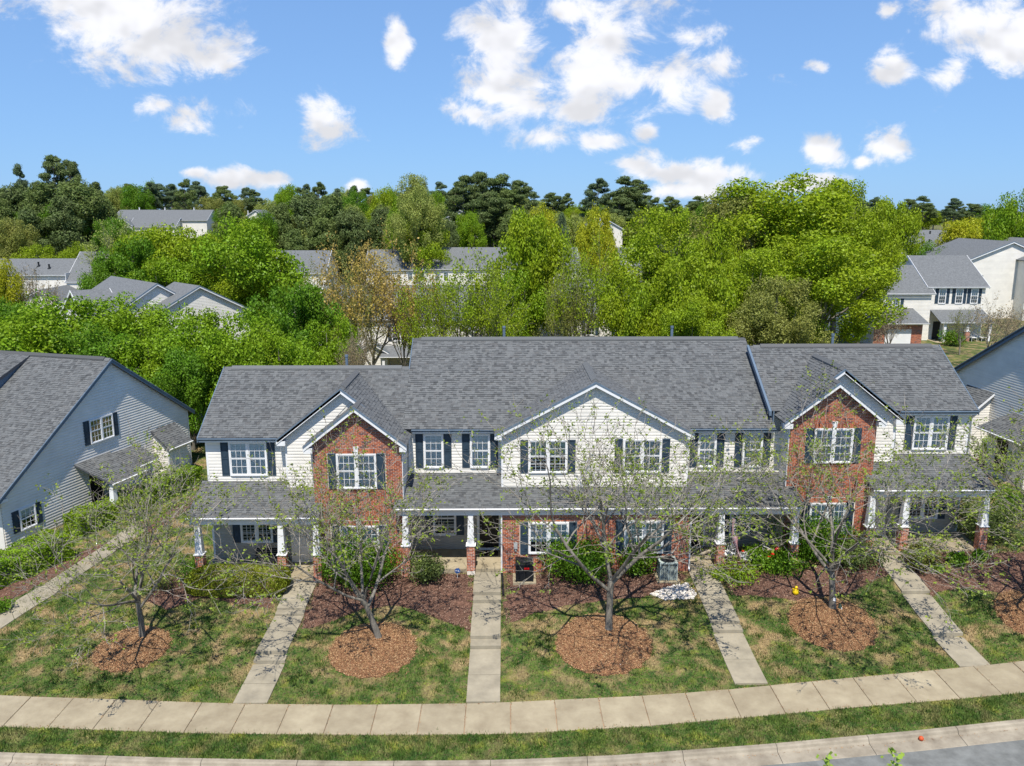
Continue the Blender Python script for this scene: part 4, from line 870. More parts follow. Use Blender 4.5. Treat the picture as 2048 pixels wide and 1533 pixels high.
shed(B8, .4, 6.3, -.02, 2.6, 6.35, 1.15, shingle=False); trimbox(B8, 'porch_floor', M['concrete'], .2, 6.3, -2.6, -.02, 2.0, 3.0)
for u in (1.0, 6.0): trimbox(B8, 'porch_column', M['trim'], u-.14, u+.14, -2.45, -2.17, 3.0, 5.2)
pb = MB(); brick_pier(3.5, -2.3, 3.0, 4.2, B8, ztop=5.2, mb=pb, single=0, w=.5); bricks(front(-4.2), rect(-7.6, -2.4, 2.9, 5.2), B8, pb, holes=[(-6.4, -3.6, 2.9, 4.7)], seed=9)
pb.build('brick_facing', M['brick'], B8, kind='stuff')
m = MB(); m.box(-7.6, -2.4, -4.19, -.8, 2, 5.3); m.build('garage_wall', M['mortar'], B8); trimbox(B8, 'garage_door', M['trim'], -6.4, -3.6, -4.25, -4.18, 2.9, 4.7)
shed(B8, -8.0, -2.0, -.9, 3.9, 6.6, 1.2, shingle=False); m = MB(); m.box(.9, 1.7, -.06, -.01, 3.0, 5.0); m.build('door', M['door'], B8)
B9 = empty('house', (62.8, 105, 0), R(-3), 'tall cream gabled house with small dark shuttered windows beyond the budding shrubs', 'house', 'houses behind the row')
block(B9, -3.9, 9, 0, 14, 10.5, .43, zb=1, ridge='v'); block(B9, 3.5, 14, -2.5, 12, 11.1, .45, zb=1, ridge='v'); pair_window(B9, front(0), -1.5, 7.6, .9, 1.4); pair_window(B9, front(-2.5), 4.8, 6.6, 1, 1.6)
B10 = empty('house', (76, 146, 0), R(-4), 'low far house with a broad grey roof beside a round yellow green tree', 'house', 'houses on the far slope')
block(B10, -6.2, 7.5, 0, 10, 11.0, .55, zb=2, sid=False)
for u, v, z in ((-2.6, 3.2, 12.7), (-1.4, 3.7, 13), (1.6, 3.8, 13), (3, 3, 12.6), (.5, 1.2, 11.6), (2.2, 1, 11.5)): vent_pipe(B10, u, v, z, .55, .13, M['black'])
for nm, x, y, z, w, lb in (('house', -12, 226, 14.3, 12, 'distant pale gabled house half hidden by tall thin pine trunks'), ('house', 23, 190, 13.3, 9, 'distant dark roofed cream gable between the yellow tree and a cone shaped pine'),
                           ('house', -33, 215, 12.2, 9, 'distant pale wall glimpsed low among dense dark pines'), ('house', 92, 210, 12.8, 12, 'distant white gable just above the low broad grey roof')):
    H = empty(nm, (x, y, 0), R(5), lb, 'house', 'houses on the far slope'); block(H, -w/2, w/2, 0, 10, z, .55, zb=2, ridge='v' if x in (23, -12, 92) else 'u', sid=False)

# ------------------------------------------------------------------ plants
def frame_from(nrm, rng):
    a = np.cross(nrm, rng.normal(size=nrm.shape)); a /= np.linalg.norm(a, axis=1)[:, None]+1e-9
    return a, np.cross(nrm, a)
def leaf_quads(C, nrm, size, rng, aspect=.6, jit=.35):
    a, b = frame_from(nrm, rng); s = (size*(1+rng.uniform(-jit, jit, len(C))))[:, None]
    return np.stack([C-a*s, C-b*s*aspect, C+a*s, C+b*s*aspect], 1)
def sphere(rng, n):
    d = rng.normal(size=(n, 3)); return d/np.linalg.norm(d, axis=1)[:, None]
def blob_leaves(blobs, n, size, rng, aspect=.6, shell=.55, out=.9, up=.25):
    """blobs: rows of centre (3) and radii (3). Leaves spread through each clump, thicker towards its skin."""
    B = np.array(blobs, float); w = (B[:, 3]*B[:, 4]+B[:, 3]*B[:, 5])**1.0; w /= w.sum()
    k = rng.choice(len(B), n, p=w); d = sphere(rng, n); r = (shell+(1.0-shell)*rng.random(n)**.6)*(1+.45*rng.random(n)**5)
    C = B[k, :3]+d*B[k, 3:]*r[:, None]
    nr = d*out+rng.normal(size=(n, 3))*.7; nr[:, 2] += up; nr /= np.linalg.norm(nr, axis=1)[:, None]
    return leaf_quads(C, nr, size, rng, aspect)
class Proto: pass
def make_proto(name, kind, seed, H, Wd, n, leaf):
    """A tree of height H and crown width Wd standing at the origin: a trunk mesh with limbs and a crown mesh of leaf faces."""
    rng = np.random.default_rng(seed); mb = MB(); p = Proto(); p.H, p.W, p.name = H, Wd, name
    blobs = []; Rw = Wd/2
    if kind in ('round', 'loose', 'tall'):
        zb = H*{'round': .2, 'loose': .28, 'tall': .16}[kind]; cz = (H+zb)/2; hz = (H-zb)/2; m = {'round': 60, 'loose': 44, 'tall': 95}[kind]
        for i in range(m):
            d = sphere(rng, 1)[0]; t = rng.uniform(.55, .9) if i % 4 else rng.uniform(.1, .5)
            sq = 1.0
            if kind == 'tall': sq = np.interp(d[2], [-1, -.2, .4, 1], [.75, 1.05, .85, .7])
            c = np.array([d[0]*Rw*t*sq, d[1]*Rw*t*sq, cz+d[2]*hz*t]); r = Wd*rng.uniform(.075, .14)*(.8 if kind == 'tall' else 1)
            blobs.append((*c, r, r, r*rng.uniform(.7, 1.05)))
        tr = H*.016+.05; top = (rng.normal()*.2, rng.normal()*.2, cz)
        mb.tube([(0, 0, -.3), (0, 0, .15*H), (top[0]*.5, top[1]*.5, .3*H), top, (top[0], top[1], cz+hz*.6)], [tr*1.25, tr, tr*.85, tr*.55, tr*.15], 7)
        for b in blobs[::1 if kind == 'loose' else 2]:
            z0 = rng.uniform(.18, .55)*H; q = min(1, z0/cz); s = np.array([top[0]*q*.8, top[1]*q*.8, z0]); e = np.array(b[:3]); md = s*.5+e*.5+np.array([0, 0, -.04*H])
            mb.tube([tuple(s), tuple(md), tuple(e)], [tr*.38, tr*.22, tr*.06], 4)
        V = blob_leaves(blobs, n, leaf, rng, shell=.45 if kind != 'loose' else .15)
    elif kind == 'pine':                      # loblolly: bare lower trunk, ragged tufts
        tr = H*.011+.05; mb.tube([(0, 0, -.3), (.1, .1, H*.5), (0, .15, H*.97)], [tr*1.2, tr*.8, tr*.12], 6)
        for i in range(44):
            t = rng.random()**.75; z = H*(.42+.56*t); R_ = Rw*np.interp(t, [0, .3, .7, 1], [.7, 1, .75, .22])*rng.uniform(.45, 1); a = rng.uniform(0, 6.28)
            c = np.array([R_*math.cos(a), R_*math.sin(a), z+R_*.15]); r = Wd*rng.uniform(.08, .17)
            mb.tube([(0, .1, z-R_*.25), tuple(c)], [tr*.25, tr*.07], 4); blobs.append((*c, r, r, r*.55))
        V = blob_leaves(blobs, n, leaf, rng, aspect=.28, shell=.55, out=.9, up=.4)
    elif kind == 'cone':                      # dense dark pine, foliage almost to the ground
        tr = H*.014+.04; mb.tube([(0, 0, -.3), (0, 0, H*.95)], [tr, tr*.15], 6)
        for i in range(60):
            t = rng.random(); z = H*(.1+.86*t); R_ = Rw*np.interp(t, [0, .25, .75, 1], [.7, .95, .62, .1])*rng.uniform(.4, .95); a = rng.uniform(0, 6.28); r = Wd*rng.uniform(.1, .16)
            blobs.append((R_*math.cos(a), R_*math.sin(a), z, r, r, r*.8))
        V = blob_leaves(blobs, n, leaf, rng, aspect=.3, shell=.6, out=.9, up=.35)
    elif kind == 'bare':                      # fine bare or budding twigs
        tips = []; grow(mb, tips, np.array([0, 0, 0.]), np.array([0, 0, 1.]), H*.22, H*.014+.03, 4, rng, (6, 5, 4, 4), (1.15, .72, .66, .6), up=.13, spread=(25, 50))
        T_ = np.array(tips); s = np.array([Wd/max(1e-6, 2*np.percentile(np.abs(T_[:, :2]), 96)), 0, 0])[0]
        mb.v = [(x*s, y*s, z*H/T_[:, 2].max()) for x, y, z in mb.v]; T_ = T_*np.array([s, s, H/T_[:, 2].max()])
        k = rng.choice(len(T_), n); C = T_[k]+rng.normal(size=(n, 3))*Wd*.022; V = leaf_quads(C, sphere(rng, n), leaf, rng)
    q = V.reshape(-1, 3); kz = H/np.percentile(q[:, 2], 99.7); kx = Wd/2/np.percentile(np.abs(q[:, :2]), 98.5); V = V*np.array([kx, kx, kz]); mb.v = [(x*kx, y*kx, z*kz) for x, y, z in mb.v]
    me = bpy.data.meshes.new('trunk'); me.from_pydata(mb.v, [], mb.f); me.materials.append(M['bark']); me.update(); p.trunk = me
    p.crown = quad_mesh('crown', V, M['needle'] if kind in ('pine', 'cone') else M['leaf']); return p
def grow(mb, tips, p, d, L, r, depth, rng, kids, ratio, up=.1, spread=(28, 55), twist=.12, lvl=0, first=.35):
    n = 4 if r > .012 else 3; pts = [p.copy()]; dirs = [d.copy()]
    for i in range(n):
        d = d+rng.normal(size=3)*twist*(1 if lvl else .35); d[2] += up*(.6 if lvl else .2); d = d/np.linalg.norm(d); p = p+d*L/n; pts.append(p.copy()); dirs.append(d.copy())
    end = r*(.55 if depth else .3)
    mb.tube([tuple(q) for q in pts], [lerp(r, end, i/n) for i in range(n+1)], 8 if r > .07 else 5 if r > .02 else 3, 0 if r > .022 else 1, cap=False)
    if depth <= 1: tips += [tuple(q) for q in pts[1:]]
    if depth == 0: return
    k = kids[lvl]; ph = rng.uniform(0, 6.28)
    for j in range(k):
        t = 1.0 if j == 0 else first+(1-first)*(j-.3+rng.uniform(-.3, .3))/max(1, k-1) if lvl else rng.uniform(.72, 1.0)
        t = min(1, max(.15, t)); f = t*n; i = min(n-1, int(f)); q = pts[i]+(pts[i+1]-pts[i])*(f-i); dd = dirs[i+1]
        a = R(rng.uniform(*spread))*(.55 if j == 0 else 1); ph += 2.4+rng.uniform(-.5, .5)
        x = np.cross(dd, [0, 0, 1.]) if abs(dd[2]) < .95 else np.array([1., 0, 0]); x /= np.linalg.norm(x); y = np.cross(dd, x)
        nd = dd*math.cos(a)+(x*math.cos(ph)+y*math.sin(ph))*math.sin(a)
        grow(mb, tips, q, nd/np.linalg.norm(nd), L*ratio[lvl]*rng.uniform(.8, 1.15), max(.008, lerp(r, end, t)*rng.uniform(.55, .75)), depth-1, rng, kids, ratio, up, spread, twist, lvl+1, .3)
def plant(p, x, y, z, sz, sxy, rot, col, label, group=None, name='tree', cat='tree'):
    t = empty(name, (x, y, z), rot, label, cat, group); t.scale = (sxy, sxy, sz)
    a = link('trunk', p.trunk, t); b = link('crown', p.crown, t); b.color = (*col, 1); return t

# the four young street trees in front, budding, each grown on its own
def front_tree(px, py, H, Wd, seed, label, nleaf=8000, trunk=.13, first=1.55, kids=(6, 5, 4, 4, 3), lean=(0, 0)):
    x, y, z = on_ground(px, py); rng = np.random.default_rng(seed); mb = MB(); tips = []
    t = empty('street_tree', (x, y, z), 0, label, 'tree', 'budding street trees on the front lawn')
    mb.tube([(0, 0, -.15), (0, 0, .05), (.01, 0, .25)], [trunk*2.0, trunk*1.5, trunk*1.08], 9, 0, cap=False)
    grow(mb, tips, np.array([.01, 0, .2]), np.array([lean[0], lean[1], 1.]), first, trunk*1.06, 5, rng, kids, (1.6, .68, .64, .6, .58), up=.10, spread=(28, 58), twist=.12)
    T_ = np.array(tips); s = Wd/(2*np.percentile(np.abs(T_[:, :2]), 95)); k = H/np.percentile(T_[:, 2], 95)
    def fix(P):
        P = np.array(P, float); q = np.clip(P[:, 2]/(first+.4), 0, 1)**2; P[:, 0] *= lerp(1, s, q); P[:, 1] *= lerp(1, s, q); P[:, 2] *= k; return P
    mb.v = [tuple(q) for q in fix(mb.v)]; T_ = fix(tips)
    mb.build('trunk', [M['bark'], M['twig']], t, smooth=True)
    n = nleaf//4; w = rng.choice(len(T_), n); C = np.repeat(T_[w], 4, 0)+rng.normal(size=(n*4, 3))*.06
    nr = sphere(rng, n*4); nr[:, 2] = np.abs(nr[:, 2])+.3; nr /= np.linalg.norm(nr, axis=1)[:, None]
    c = link('crown', quad_mesh('crown', leaf_quads(C, nr, .052, rng, .6), M['leaf']), t); c.color = (.22, .29, .035, 1)
    return x, y, z
ft = [front_tree(285, 1283, 7.4, 8.4, 3, 'budding tree on the open lawn west of the first walk, its fork low and wide', nleaf=5600),
      front_tree(757, 1286, 7.4, 8.2, 8, 'budding tree growing before the west brick bay, between the first two walks', nleaf=5600, lean=(-.22, 0)),
      front_tree(1217, 1269, 8.5, 10, 12, 'tallest budding tree, rising before the cream centre gable', trunk=.14),
      front_tree(1663, 1226, 8.2, 10.6, 22, 'pale barked budding tree with a small tag, before the east brick bay', trunk=.15, first=2.2),
      front_tree(2085, 1235, 7.9, 8, 27, 'budding tree cut by the frame edge beside the last walk')]
# young tree on the near side of the street: only its top shoots reach the frame
rng = np.random.default_rng(5); tx, ty = 7.1, 13.2; S = empty('street_tree', (tx, ty, -.1), 0, 'young street tree on the near kerb, only two leafy top shoots in frame', 'tree')
mb = MB(); tips = []; ntop = []
tz = lambda px, py: at_y(px, py, ty)
mb.tube([(0, 0, 0), (.02, 0, 1.6), (0, 0, 3.2), (.05, 0, 4.9)], [.09, .075, .06, .03], 8)
for (px, py) in ((1655, 1508), (1793, 1503)):
    q = np.array(tz(px, py))-np.array([tx, ty, -.1]); ntop.append(q); mb.tube([(0, 0, 2.6), (q[0]*.7, 0, q[2]-2.2), tuple(q)], [.04, .022, .008], 6)
for k in range(14):
    a = k*2.4; e = np.array([1.4*math.cos(a), 1.2*math.sin(a), 3.4+1.3*((k*37) % 10)/10]); mb.tube([(0, 0, 2+k*.1), tuple(e)], [.025, .008], 5); tips.append(e)
mb.build('trunk', M['bark'], S, smooth=True)
C = np.concatenate([np.array(tips)[rng.choice(14, 900)]+rng.normal(size=(900, 3))*.28]+[q+np.stack([rng.normal(size=34)*.09, rng.normal(size=34)*.09, -rng.random(34)*.5], 1) for q in ntop])
nr = sphere(rng, len(C)); nr[:, 2] = np.abs(nr[:, 2])+.4; nr /= np.linalg.norm(nr, axis=1)[:, None]
c = link('crown', quad_mesh('crown', leaf_quads(C, nr, .055, rng, .75), M['leaf']), S); c.color = (.3, .42, .06, 1)

# shared tree shapes for everything behind the houses
PR = {'maple': [make_proto('maple', 'round', s, 8, 8, 28000, .092) for s in (1, 2, 3)], 'oak': [make_proto('oak', 'tall', s, 14, 10, 46000, .088) for s in (4, 5)],
      'loose': [make_proto('loose', 'bare', s, 10, 8, 10000, .075) for s in (6, 7, 8)], 'pine': [make_proto('pine', 'pine', s, 22, 9, 15000, .26) for s in (8, 9, 10)],
      'cone': [make_proto('cone', 'cone', s, 12, 8, 20000, .19) for s in (11, 12)], 'bare': [make_proto('bare', 'bare', s, 7, 5, 1500, .07) for s in (13, 14)]}
GRN = {'bright': (.205, .335, .014), 'lime': (.265, .36, .014), 'yellow': (.40, .42, .02), 'olive': (.26, .28, .06), 'orange': (.46, .34, .08), 'mid': (.125, .25, .014), 'dark': (.14, .19, .05), 'pine': (.12, .165, .052), 'pale': (.31, .36, .08), 'blue': (.11, .16, .075), 'bud': (.36, .29, .17)}
_trn = random.Random(77)
def tree(kind, px, ytop, Y, wpx, col, label, group='trees behind the row', v=0, zadd=0, cat='tree', name='tree', zb=None):
    pr = PR[kind][v % len(PR[kind])]; a = at_y(px, ytop, Y); z = gz(a[0], Y)-.1 if zb is None else zb
    H = max(1.5, a[2]-z); wd = wpx/F*Y*1.0
    return plant(pr, a[0], Y, z, H/pr.H, wd/pr.W, _trn.uniform(0, 6.28), GRN[col] if isinstance(col, str) else col, label, group, name, cat)
GM = 'round maples behind the west end'
for i, (k, px, yt, Y, w, c, lb) in enumerate([
    ('maple', 105, 602, 60, 250, 'bright', 'large round green maple just above the long grey neighbour roof'), ('maple', 235, 596, 66, 200, 'bright', 'round green maple before the cream twin gabled house'),
    ('maple', -15, 600, 64, 170, 'mid', 'darker round maple cut by the frame edge above the neighbour roof'), ('maple', 395, 625, 57, 190, 'bright', 'round bright maple under the cream twin gables'),
    ('maple', 475, 628, 55, 190, 'bright', 'round bright maple beside the west end roof ridge'), ('maple', 585, 572, 60, 170, 'mid', 'tallest of the round maples, rising behind the west end ridge'),
    ('maple', 655, 640, 58, 120, 'bright', 'small green maple next to the step in the roof ridge'), ('maple', 560, 665, 53, 170, 'bright', 'low round maple right behind the west end ridge'),
    ('maple', 370, 700, 53, 150, 'mid', 'low dark maple in the gap between the neighbour gable and the row'), ('maple', 300, 668, 58, 170, 'bright', 'round maple directly behind the neighbour gable peak'), ('maple', 180, 655, 57, 190, 'mid', 'dark green maple hugging the ridge of the neighbour roof')]):
    tree(k, px, yt, Y, w, c, lb, GM, v=i, name='maple_tree')
for i, (k, px, yt, Y, w, c, lb) in enumerate([
    ('maple', 492, 440, 96, 190, 'bright', 'tall bright domed maple above the cream twin gables'), ('maple', 505, 530, 96, 150, 'lime', 'lower skirt of bright foliage beneath the tall domed maple'), ('maple', 345, 455, 106, 170, 'lime', 'broad yellow green tree below the distant stepped roofs'), ('maple', 300, 470, 104, 150, 'lime', 'yellow green tree west of the broad one'),
    ('loose', 240, 440, 120, 150, 'pale', 'pale budding tree under the distant roof corner'), ('maple', 262, 480, 100, 120, 'mid', 'leafy tree beside the tall roof of the garage house'), ('maple', 205, 525, 98, 90, 'mid', 'small green tree east of the garage house'),
    ('maple', 410, 470, 108, 110, 'lime', 'yellow green tree left of the tall domed maple'), ('maple', 330, 520, 98, 160, 'bright', 'green tree whose crown touches the twin gable ridge'),
    ('loose', 738, 470, 66, 240, 'orange', 'orange budded tree with a bare forked trunk before the plain back row'), ('loose', 690, 540, 64, 120, 'olive', 'thin olive budding tree beside the orange one'), ('loose', 800, 545, 66, 150, 'orange', 'lower orange side growth of the budded tree'),
    ('loose', 925, 500, 66, 240, 'lime', 'thin lime budding tree in the middle of the plain back row'), ('loose', 985, 530, 64, 170, 'lime', 'thin lime tree beside the upright bright one'), ('maple', 1058, 428, 76, 150, 'lime', 'upright bright green tree rising over the middle of the row'), ('maple', 1045, 540, 74, 120, 'bright', 'greener lower tree under the upright bright one'),
    ('loose', 1165, 465, 66, 190, 'lime', 'thin yellow green tree with visible dark stem over the centre gable'), ('loose', 1135, 540, 64, 120, 'olive', 'sparse olive tree behind the centre ridge'), ('maple', 1195, 418, 112, 85, 'yellow', 'yellow tree in front of the tall pine pair'),
    ('maple', 1078, 415, 118, 90, 'yellow', 'yellow crown peeking over the upright bright tree'), ('oak', 1325, 420, 66, 210, 'lime', 'dense yellow green tree above the east part of the centre roof'), ('maple', 1390, 520, 60, 160, 'lime', 'bright bushy tree below the dense yellow green one'), ('maple', 1270, 560, 60, 140, 'lime', 'bushy yellow green tree on the centre ridge'),
    ('oak', 1580, 357, 78, 310, 'lime', 'biggest yellow green oak towering over the east end roof'), ('oak', 1690, 362, 82, 190, 'lime', 'tall feathery oak beside the biggest one'), ('oak', 1470, 388, 82, 180, 'olive', 'feathery olive green oak west of the biggest one'), ('oak', 1500, 500, 64, 210, 'lime', 'oak skirt close behind the step of the roofs'), ('oak', 1640, 470, 66, 260, 'lime', 'wide leafy oak right behind the east end ridge'), ('oak', 1560, 560, 58, 200, 'olive', 'low olive oak over the roof step'), ('oak', 1735, 440, 86, 130, 'lime', 'slim oak bordering the hipped porch house'), ('maple', 1440, 470, 72, 130, 'lime', 'leafy tree joining the two great yellow green crowns'), ('oak', 1390, 600, 56, 150, 'lime', 'low yellow green growth against the centre ridge'),
    ('maple', 1955, 440, 140, 125, 'yellow', 'round yellow green tree beside the low broad roof'), ('maple', 2045, 385, 118, 110, 'bright', 'tall green tree cut by the frame edge'), ('maple', 1850, 487, 118, 100, 'mid', 'clipped looking green tree before the low broad roof'), ('maple', 1785, 402, 112, 105, 'lime', 'green tree on the shoulder of the great oaks'), ('maple', 1900, 530, 112, 70, 'mid', 'small green tree behind the hipped porch house'),
    ('maple', -5, 515, 92, 75, 'yellow', 'yellow green tree cut by the frame edge near the garage house'), ('maple', 25, 440, 155, 80, 'olive', 'olive tree at the foot of the dark pines'), ('maple', 70, 492, 140, 85, 'lime', 'lime tree above the bare young tree'), ('maple', 155, 488, 140, 70, 'lime', 'small lime tree above the garage house ridge'), ('loose', 205, 400, 185, 70, 'lime', 'light green tree in the edge of the dark pines'),
    ('bare', 62, 528, 92, 100, 'bud', 'bare young tree before the garage house'), ('bare', 1990, 590, 72, 130, 'bud', 'reddish bare tree before the white porch chairs'), ('bare', 1930, 610, 80, 70, 'olive', 'thin budding shrub tree at the hipped porch'), ('bare', 2035, 600, 74, 90, 'bud', 'bare shrub tree near the frame edge behind the east neighbour'), ('bare', 1790, 600, 76, 90, 'bud', 'bare twiggy tree before the brick garage'), ('loose', 715, 650, 55, 90, 'bud', 'reddish budding shrub tree below the orange tree'), ('loose', 860, 560, 64, 150, 'lime', 'thin lime tree between the orange budded tree and the middle one'), ('loose', 650, 520, 70, 120, 'olive', 'olive budding tree beside the small house end')]):
    tree(k, px, yt, Y, w, c, lb, v=i)
GP = 'dark pines'
for i, (k, px, yt, Y, w, c, lb) in enumerate([
    ('pine', 103, 312, 185, 75, 'pine', 'tallest ragged pine standing out of the dark western grove'), ('pine', 137, 322, 188, 45, 'pine', 'thin pine leaning beside the tallest ragged one'), ('pine', 35, 330, 185, 40, 'blue', 'sparse thin pine top at the edge of the western grove'),
    ('cone', 25, 372, 182, 100, 'pine', 'dense pine at the frame edge of the western grove'), ('cone', 75, 365, 178, 95, 'dark', 'broad dark pine under the tallest ragged one'), ('cone', 150, 362, 176, 110, 'dark', 'olive dark pine in the middle of the western grove'), ('cone', 120, 395, 170, 100, 'pine', 'lower dark pine of the western grove'), ('cone', 190, 388, 180, 75, 'dark', 'dark pine on the east side of the western grove'), ('cone', 55, 420, 168, 90, 'pine', 'low dark pine above the lime tree'), ('pine', 188, 365, 200, 45, 'pine', 'narrow pine at the end of the western grove'), ('cone', 5, 400, 175, 80, 'dark', 'dark pine cut by the frame edge'),
    ('cone', 460, 408, 172, 68, 'dark', 'small round dark pine beside the distant gable'), ('cone', 565, 408, 165, 70, 'dark', 'dark pine east of the beige gable end'), ('cone', 610, 388, 168, 95, 'pine', 'broad dark pine in the dense middle clump'), ('cone', 665, 392, 164, 100, 'dark', 'tallest broad pine of the dense middle clump'), ('cone', 700, 420, 160, 85, 'pine', 'dark pine on the east side of the dense clump'), ('cone', 640, 440, 158, 90, 'dark', 'lower pine of the dense middle clump'), ('cone', 765, 415, 170, 70, 'pine', 'dark pine behind the orange budded tree'), ('cone', 590, 460, 156, 80, 'dark', 'low pine above the small house end'),
    ('cone', 895, 440, 172, 48, 'pine', 'cone shaped dark pine above the far row'), ('cone', 1123, 428, 168, 36, 'blue', 'small cone shaped pine between the yellow trees'),
    ('pine', 925, 352, 205, 75, 'pine', 'pine on the west side of the tall central clump'), ('pine', 965, 345, 208, 80, 'pine', 'tallest pine of the central clump'), ('pine', 1000, 350, 205, 80, 'dark', 'pine in the middle of the central clump'), ('pine', 1040, 362, 205, 75, 'pine', 'pine on the east side of the central clump'), ('pine', 985, 385, 195, 80, 'pine', 'lower pine in front of the central clump'), ('pine', 945, 400, 192, 70, 'pine', 'thin trunked pine beside the pale gabled house'), ('pine', 1020, 410, 195, 70, 'dark', 'low pine of the central clump'),
    ('pine', 1197, 358, 230, 52, 'blue', 'slim pine of the skyline pair'), ('pine', 1250, 354, 228, 75, 'pine', 'broad pine of the skyline pair'), ('pine', 1278, 360, 230, 60, 'pine', 'pine crowded against the broad one of the pair'), ('pine', 1240, 395, 215, 70, 'pine', 'low pine under the skyline pair'),
    ('pine', 1848, 393, 215, 50, 'pine', 'layered pine above the low broad roof'), ('pine', 1912, 397, 225, 40, 'blue', 'dark pine near the round yellow tree'), ('pine', 1945, 408, 225, 45, 'pine', 'flat topped pine at the east skyline'), ('pine', 1750, 395, 220, 35, 'blue', 'pine top just clear of the great oaks')]):
    tree(k, px, yt, Y, w, c, lb, GP, v=i, name='pine_tree')
PAL = [('oak', 835, 352, 150, 110, 'pale', 'tall pale yellow green tree west of the central pines'), ('maple', 805, 395, 160, 60, 'bright', 'fresh green tree at the edge of the pale one'), ('maple', 850, 440, 150, 90, 'lime', 'lime undergrowth below the tall pale tree'), ('maple', 762, 378, 190, 70, 'lime', 'lime tree on the skyline above the dense clump'), ('maple', 705, 380, 210, 60, 'mid', 'green skyline tree behind the dense clump'), ('maple', 578, 372, 230, 50, 'bright', 'fresh green tree top on the skyline beside the dense clump')]
for i, (k, px, yt, Y, w, c, lb) in enumerate(PAL): tree(k, px, yt, Y, w, c, lb, v=i)
# far skyline trees: told apart by hue and by what stands below them, else alike
LM = [(60, 'above the western pine grove'), (170, 'just east of the western grove'), (235, "by the distant stepped roofs"), (300, "over the stepped roofs' west half"), (370, "over the stepped roofs' east half"), (445, 'above the small round dark pine'), (520, 'over the beige gable end'),
      (600, 'over the dense middle pine clump'), (690, 'east of the dense pine clump'), (770, 'above the orange budded tree'), (840, 'by the tall pale tree'), (930, 'behind the west central pines'), (1010, 'behind the east central pines'), (1090, 'over the upright bright tree'), (1150, 'east of the central pines'),
      (1230, 'by the skyline pine pair'), (1320, 'above the dense yellow green tree'), (1400, 'west of the great oaks'), (1480, 'behind the feathery olive oak'), (1580, 'behind the biggest oak'), (1700, 'behind the tall feathery oak'), (1770, 'on the shoulder of the great oaks'), (1840, 'over the low broad roof'), (1910, 'near the round yellow tree'), (1980, 'over the tall cream gabled house'), (2100, 'at the east frame edge')]
def spot(px): return next((t for a, t in LM if px <= a+40), LM[-1][1])
HUE = {'mid': 'mid green', 'bright': 'fresh green', 'lime': 'yellow green', 'pale': 'pale green', 'olive': 'olive', 'dark': 'brownish dark', 'pine': 'dark', 'blue': 'bluish dark'}
rs = random.Random(9)
sky_line = [(-60, 372), (200, 378), (250, 372), (290, 362), (345, 362), (385, 368), (425, 378), (480, 384), (540, 388), (600, 376), (640, 368), (690, 378), (760, 376), (800, 380), (900, 372), (1000, 372), (1060, 392), (1100, 388), (1160, 392), (1230, 398), (1330, 402), (1370, 400), (1420, 402), (1500, 405), (1720, 402), (1760, 400), (1830, 410), (1900, 418), (1960, 425), (2060, 428)]
for i in range(135):
    px = -40+i*15.7+rs.uniform(-7, 7); y = np.interp(px, [a for a, b in sky_line], [b for a, b in sky_line])
    pine = rs.random() < (.6 if 240 < px < 460 or 1050 < px < 1440 else .3); Y = rs.uniform(250, 340)
    w = rs.uniform(38, 62); yt = y+rs.uniform(-6, 16)
    if pine: c = rs.choice(('pine', 'blue', 'dark')); tree('pine', px, yt-4, Y, w*.8, c, HUE[c]+' skyline pine '+spot(px), 'far skyline pines', v=i, name='pine_tree')
    else: c = rs.choice(('mid', 'bright', 'lime', 'pale', 'olive')); tree('maple', px, yt+6, Y, w, c, HUE[c]+' skyline tree '+spot(px), 'far skyline leafy trees', v=i)
for i in range(110):                           # the wooded slope between the back houses and the skyline
    px = -40+i*19.5+rs.uniform(-9, 9); yt = rs.uniform(408, 448); Y = rs.uniform(160, 245)
    if 235 < px < 440 and yt < 455: yt = rs.uniform(462, 480); Y = rs.uniform(150, 200)
    if 1770 < px < 1930: continue
    c = rs.choice(('mid', 'bright', 'lime', 'pale', 'dark', 'olive', 'pine')); k = 'cone' if c in ('dark', 'pine') else 'maple'
    tree(k, px, yt, Y, rs.uniform(50, 85), c, HUE[c]+(' cone shaped tree' if k == 'cone' else ' leafy tree')+' on the far slope '+spot(px), 'dark trees on the far slope' if k == 'cone' else 'leafy trees on the far slope', v=i, name='pine_tree' if k == 'cone' else 'tree')

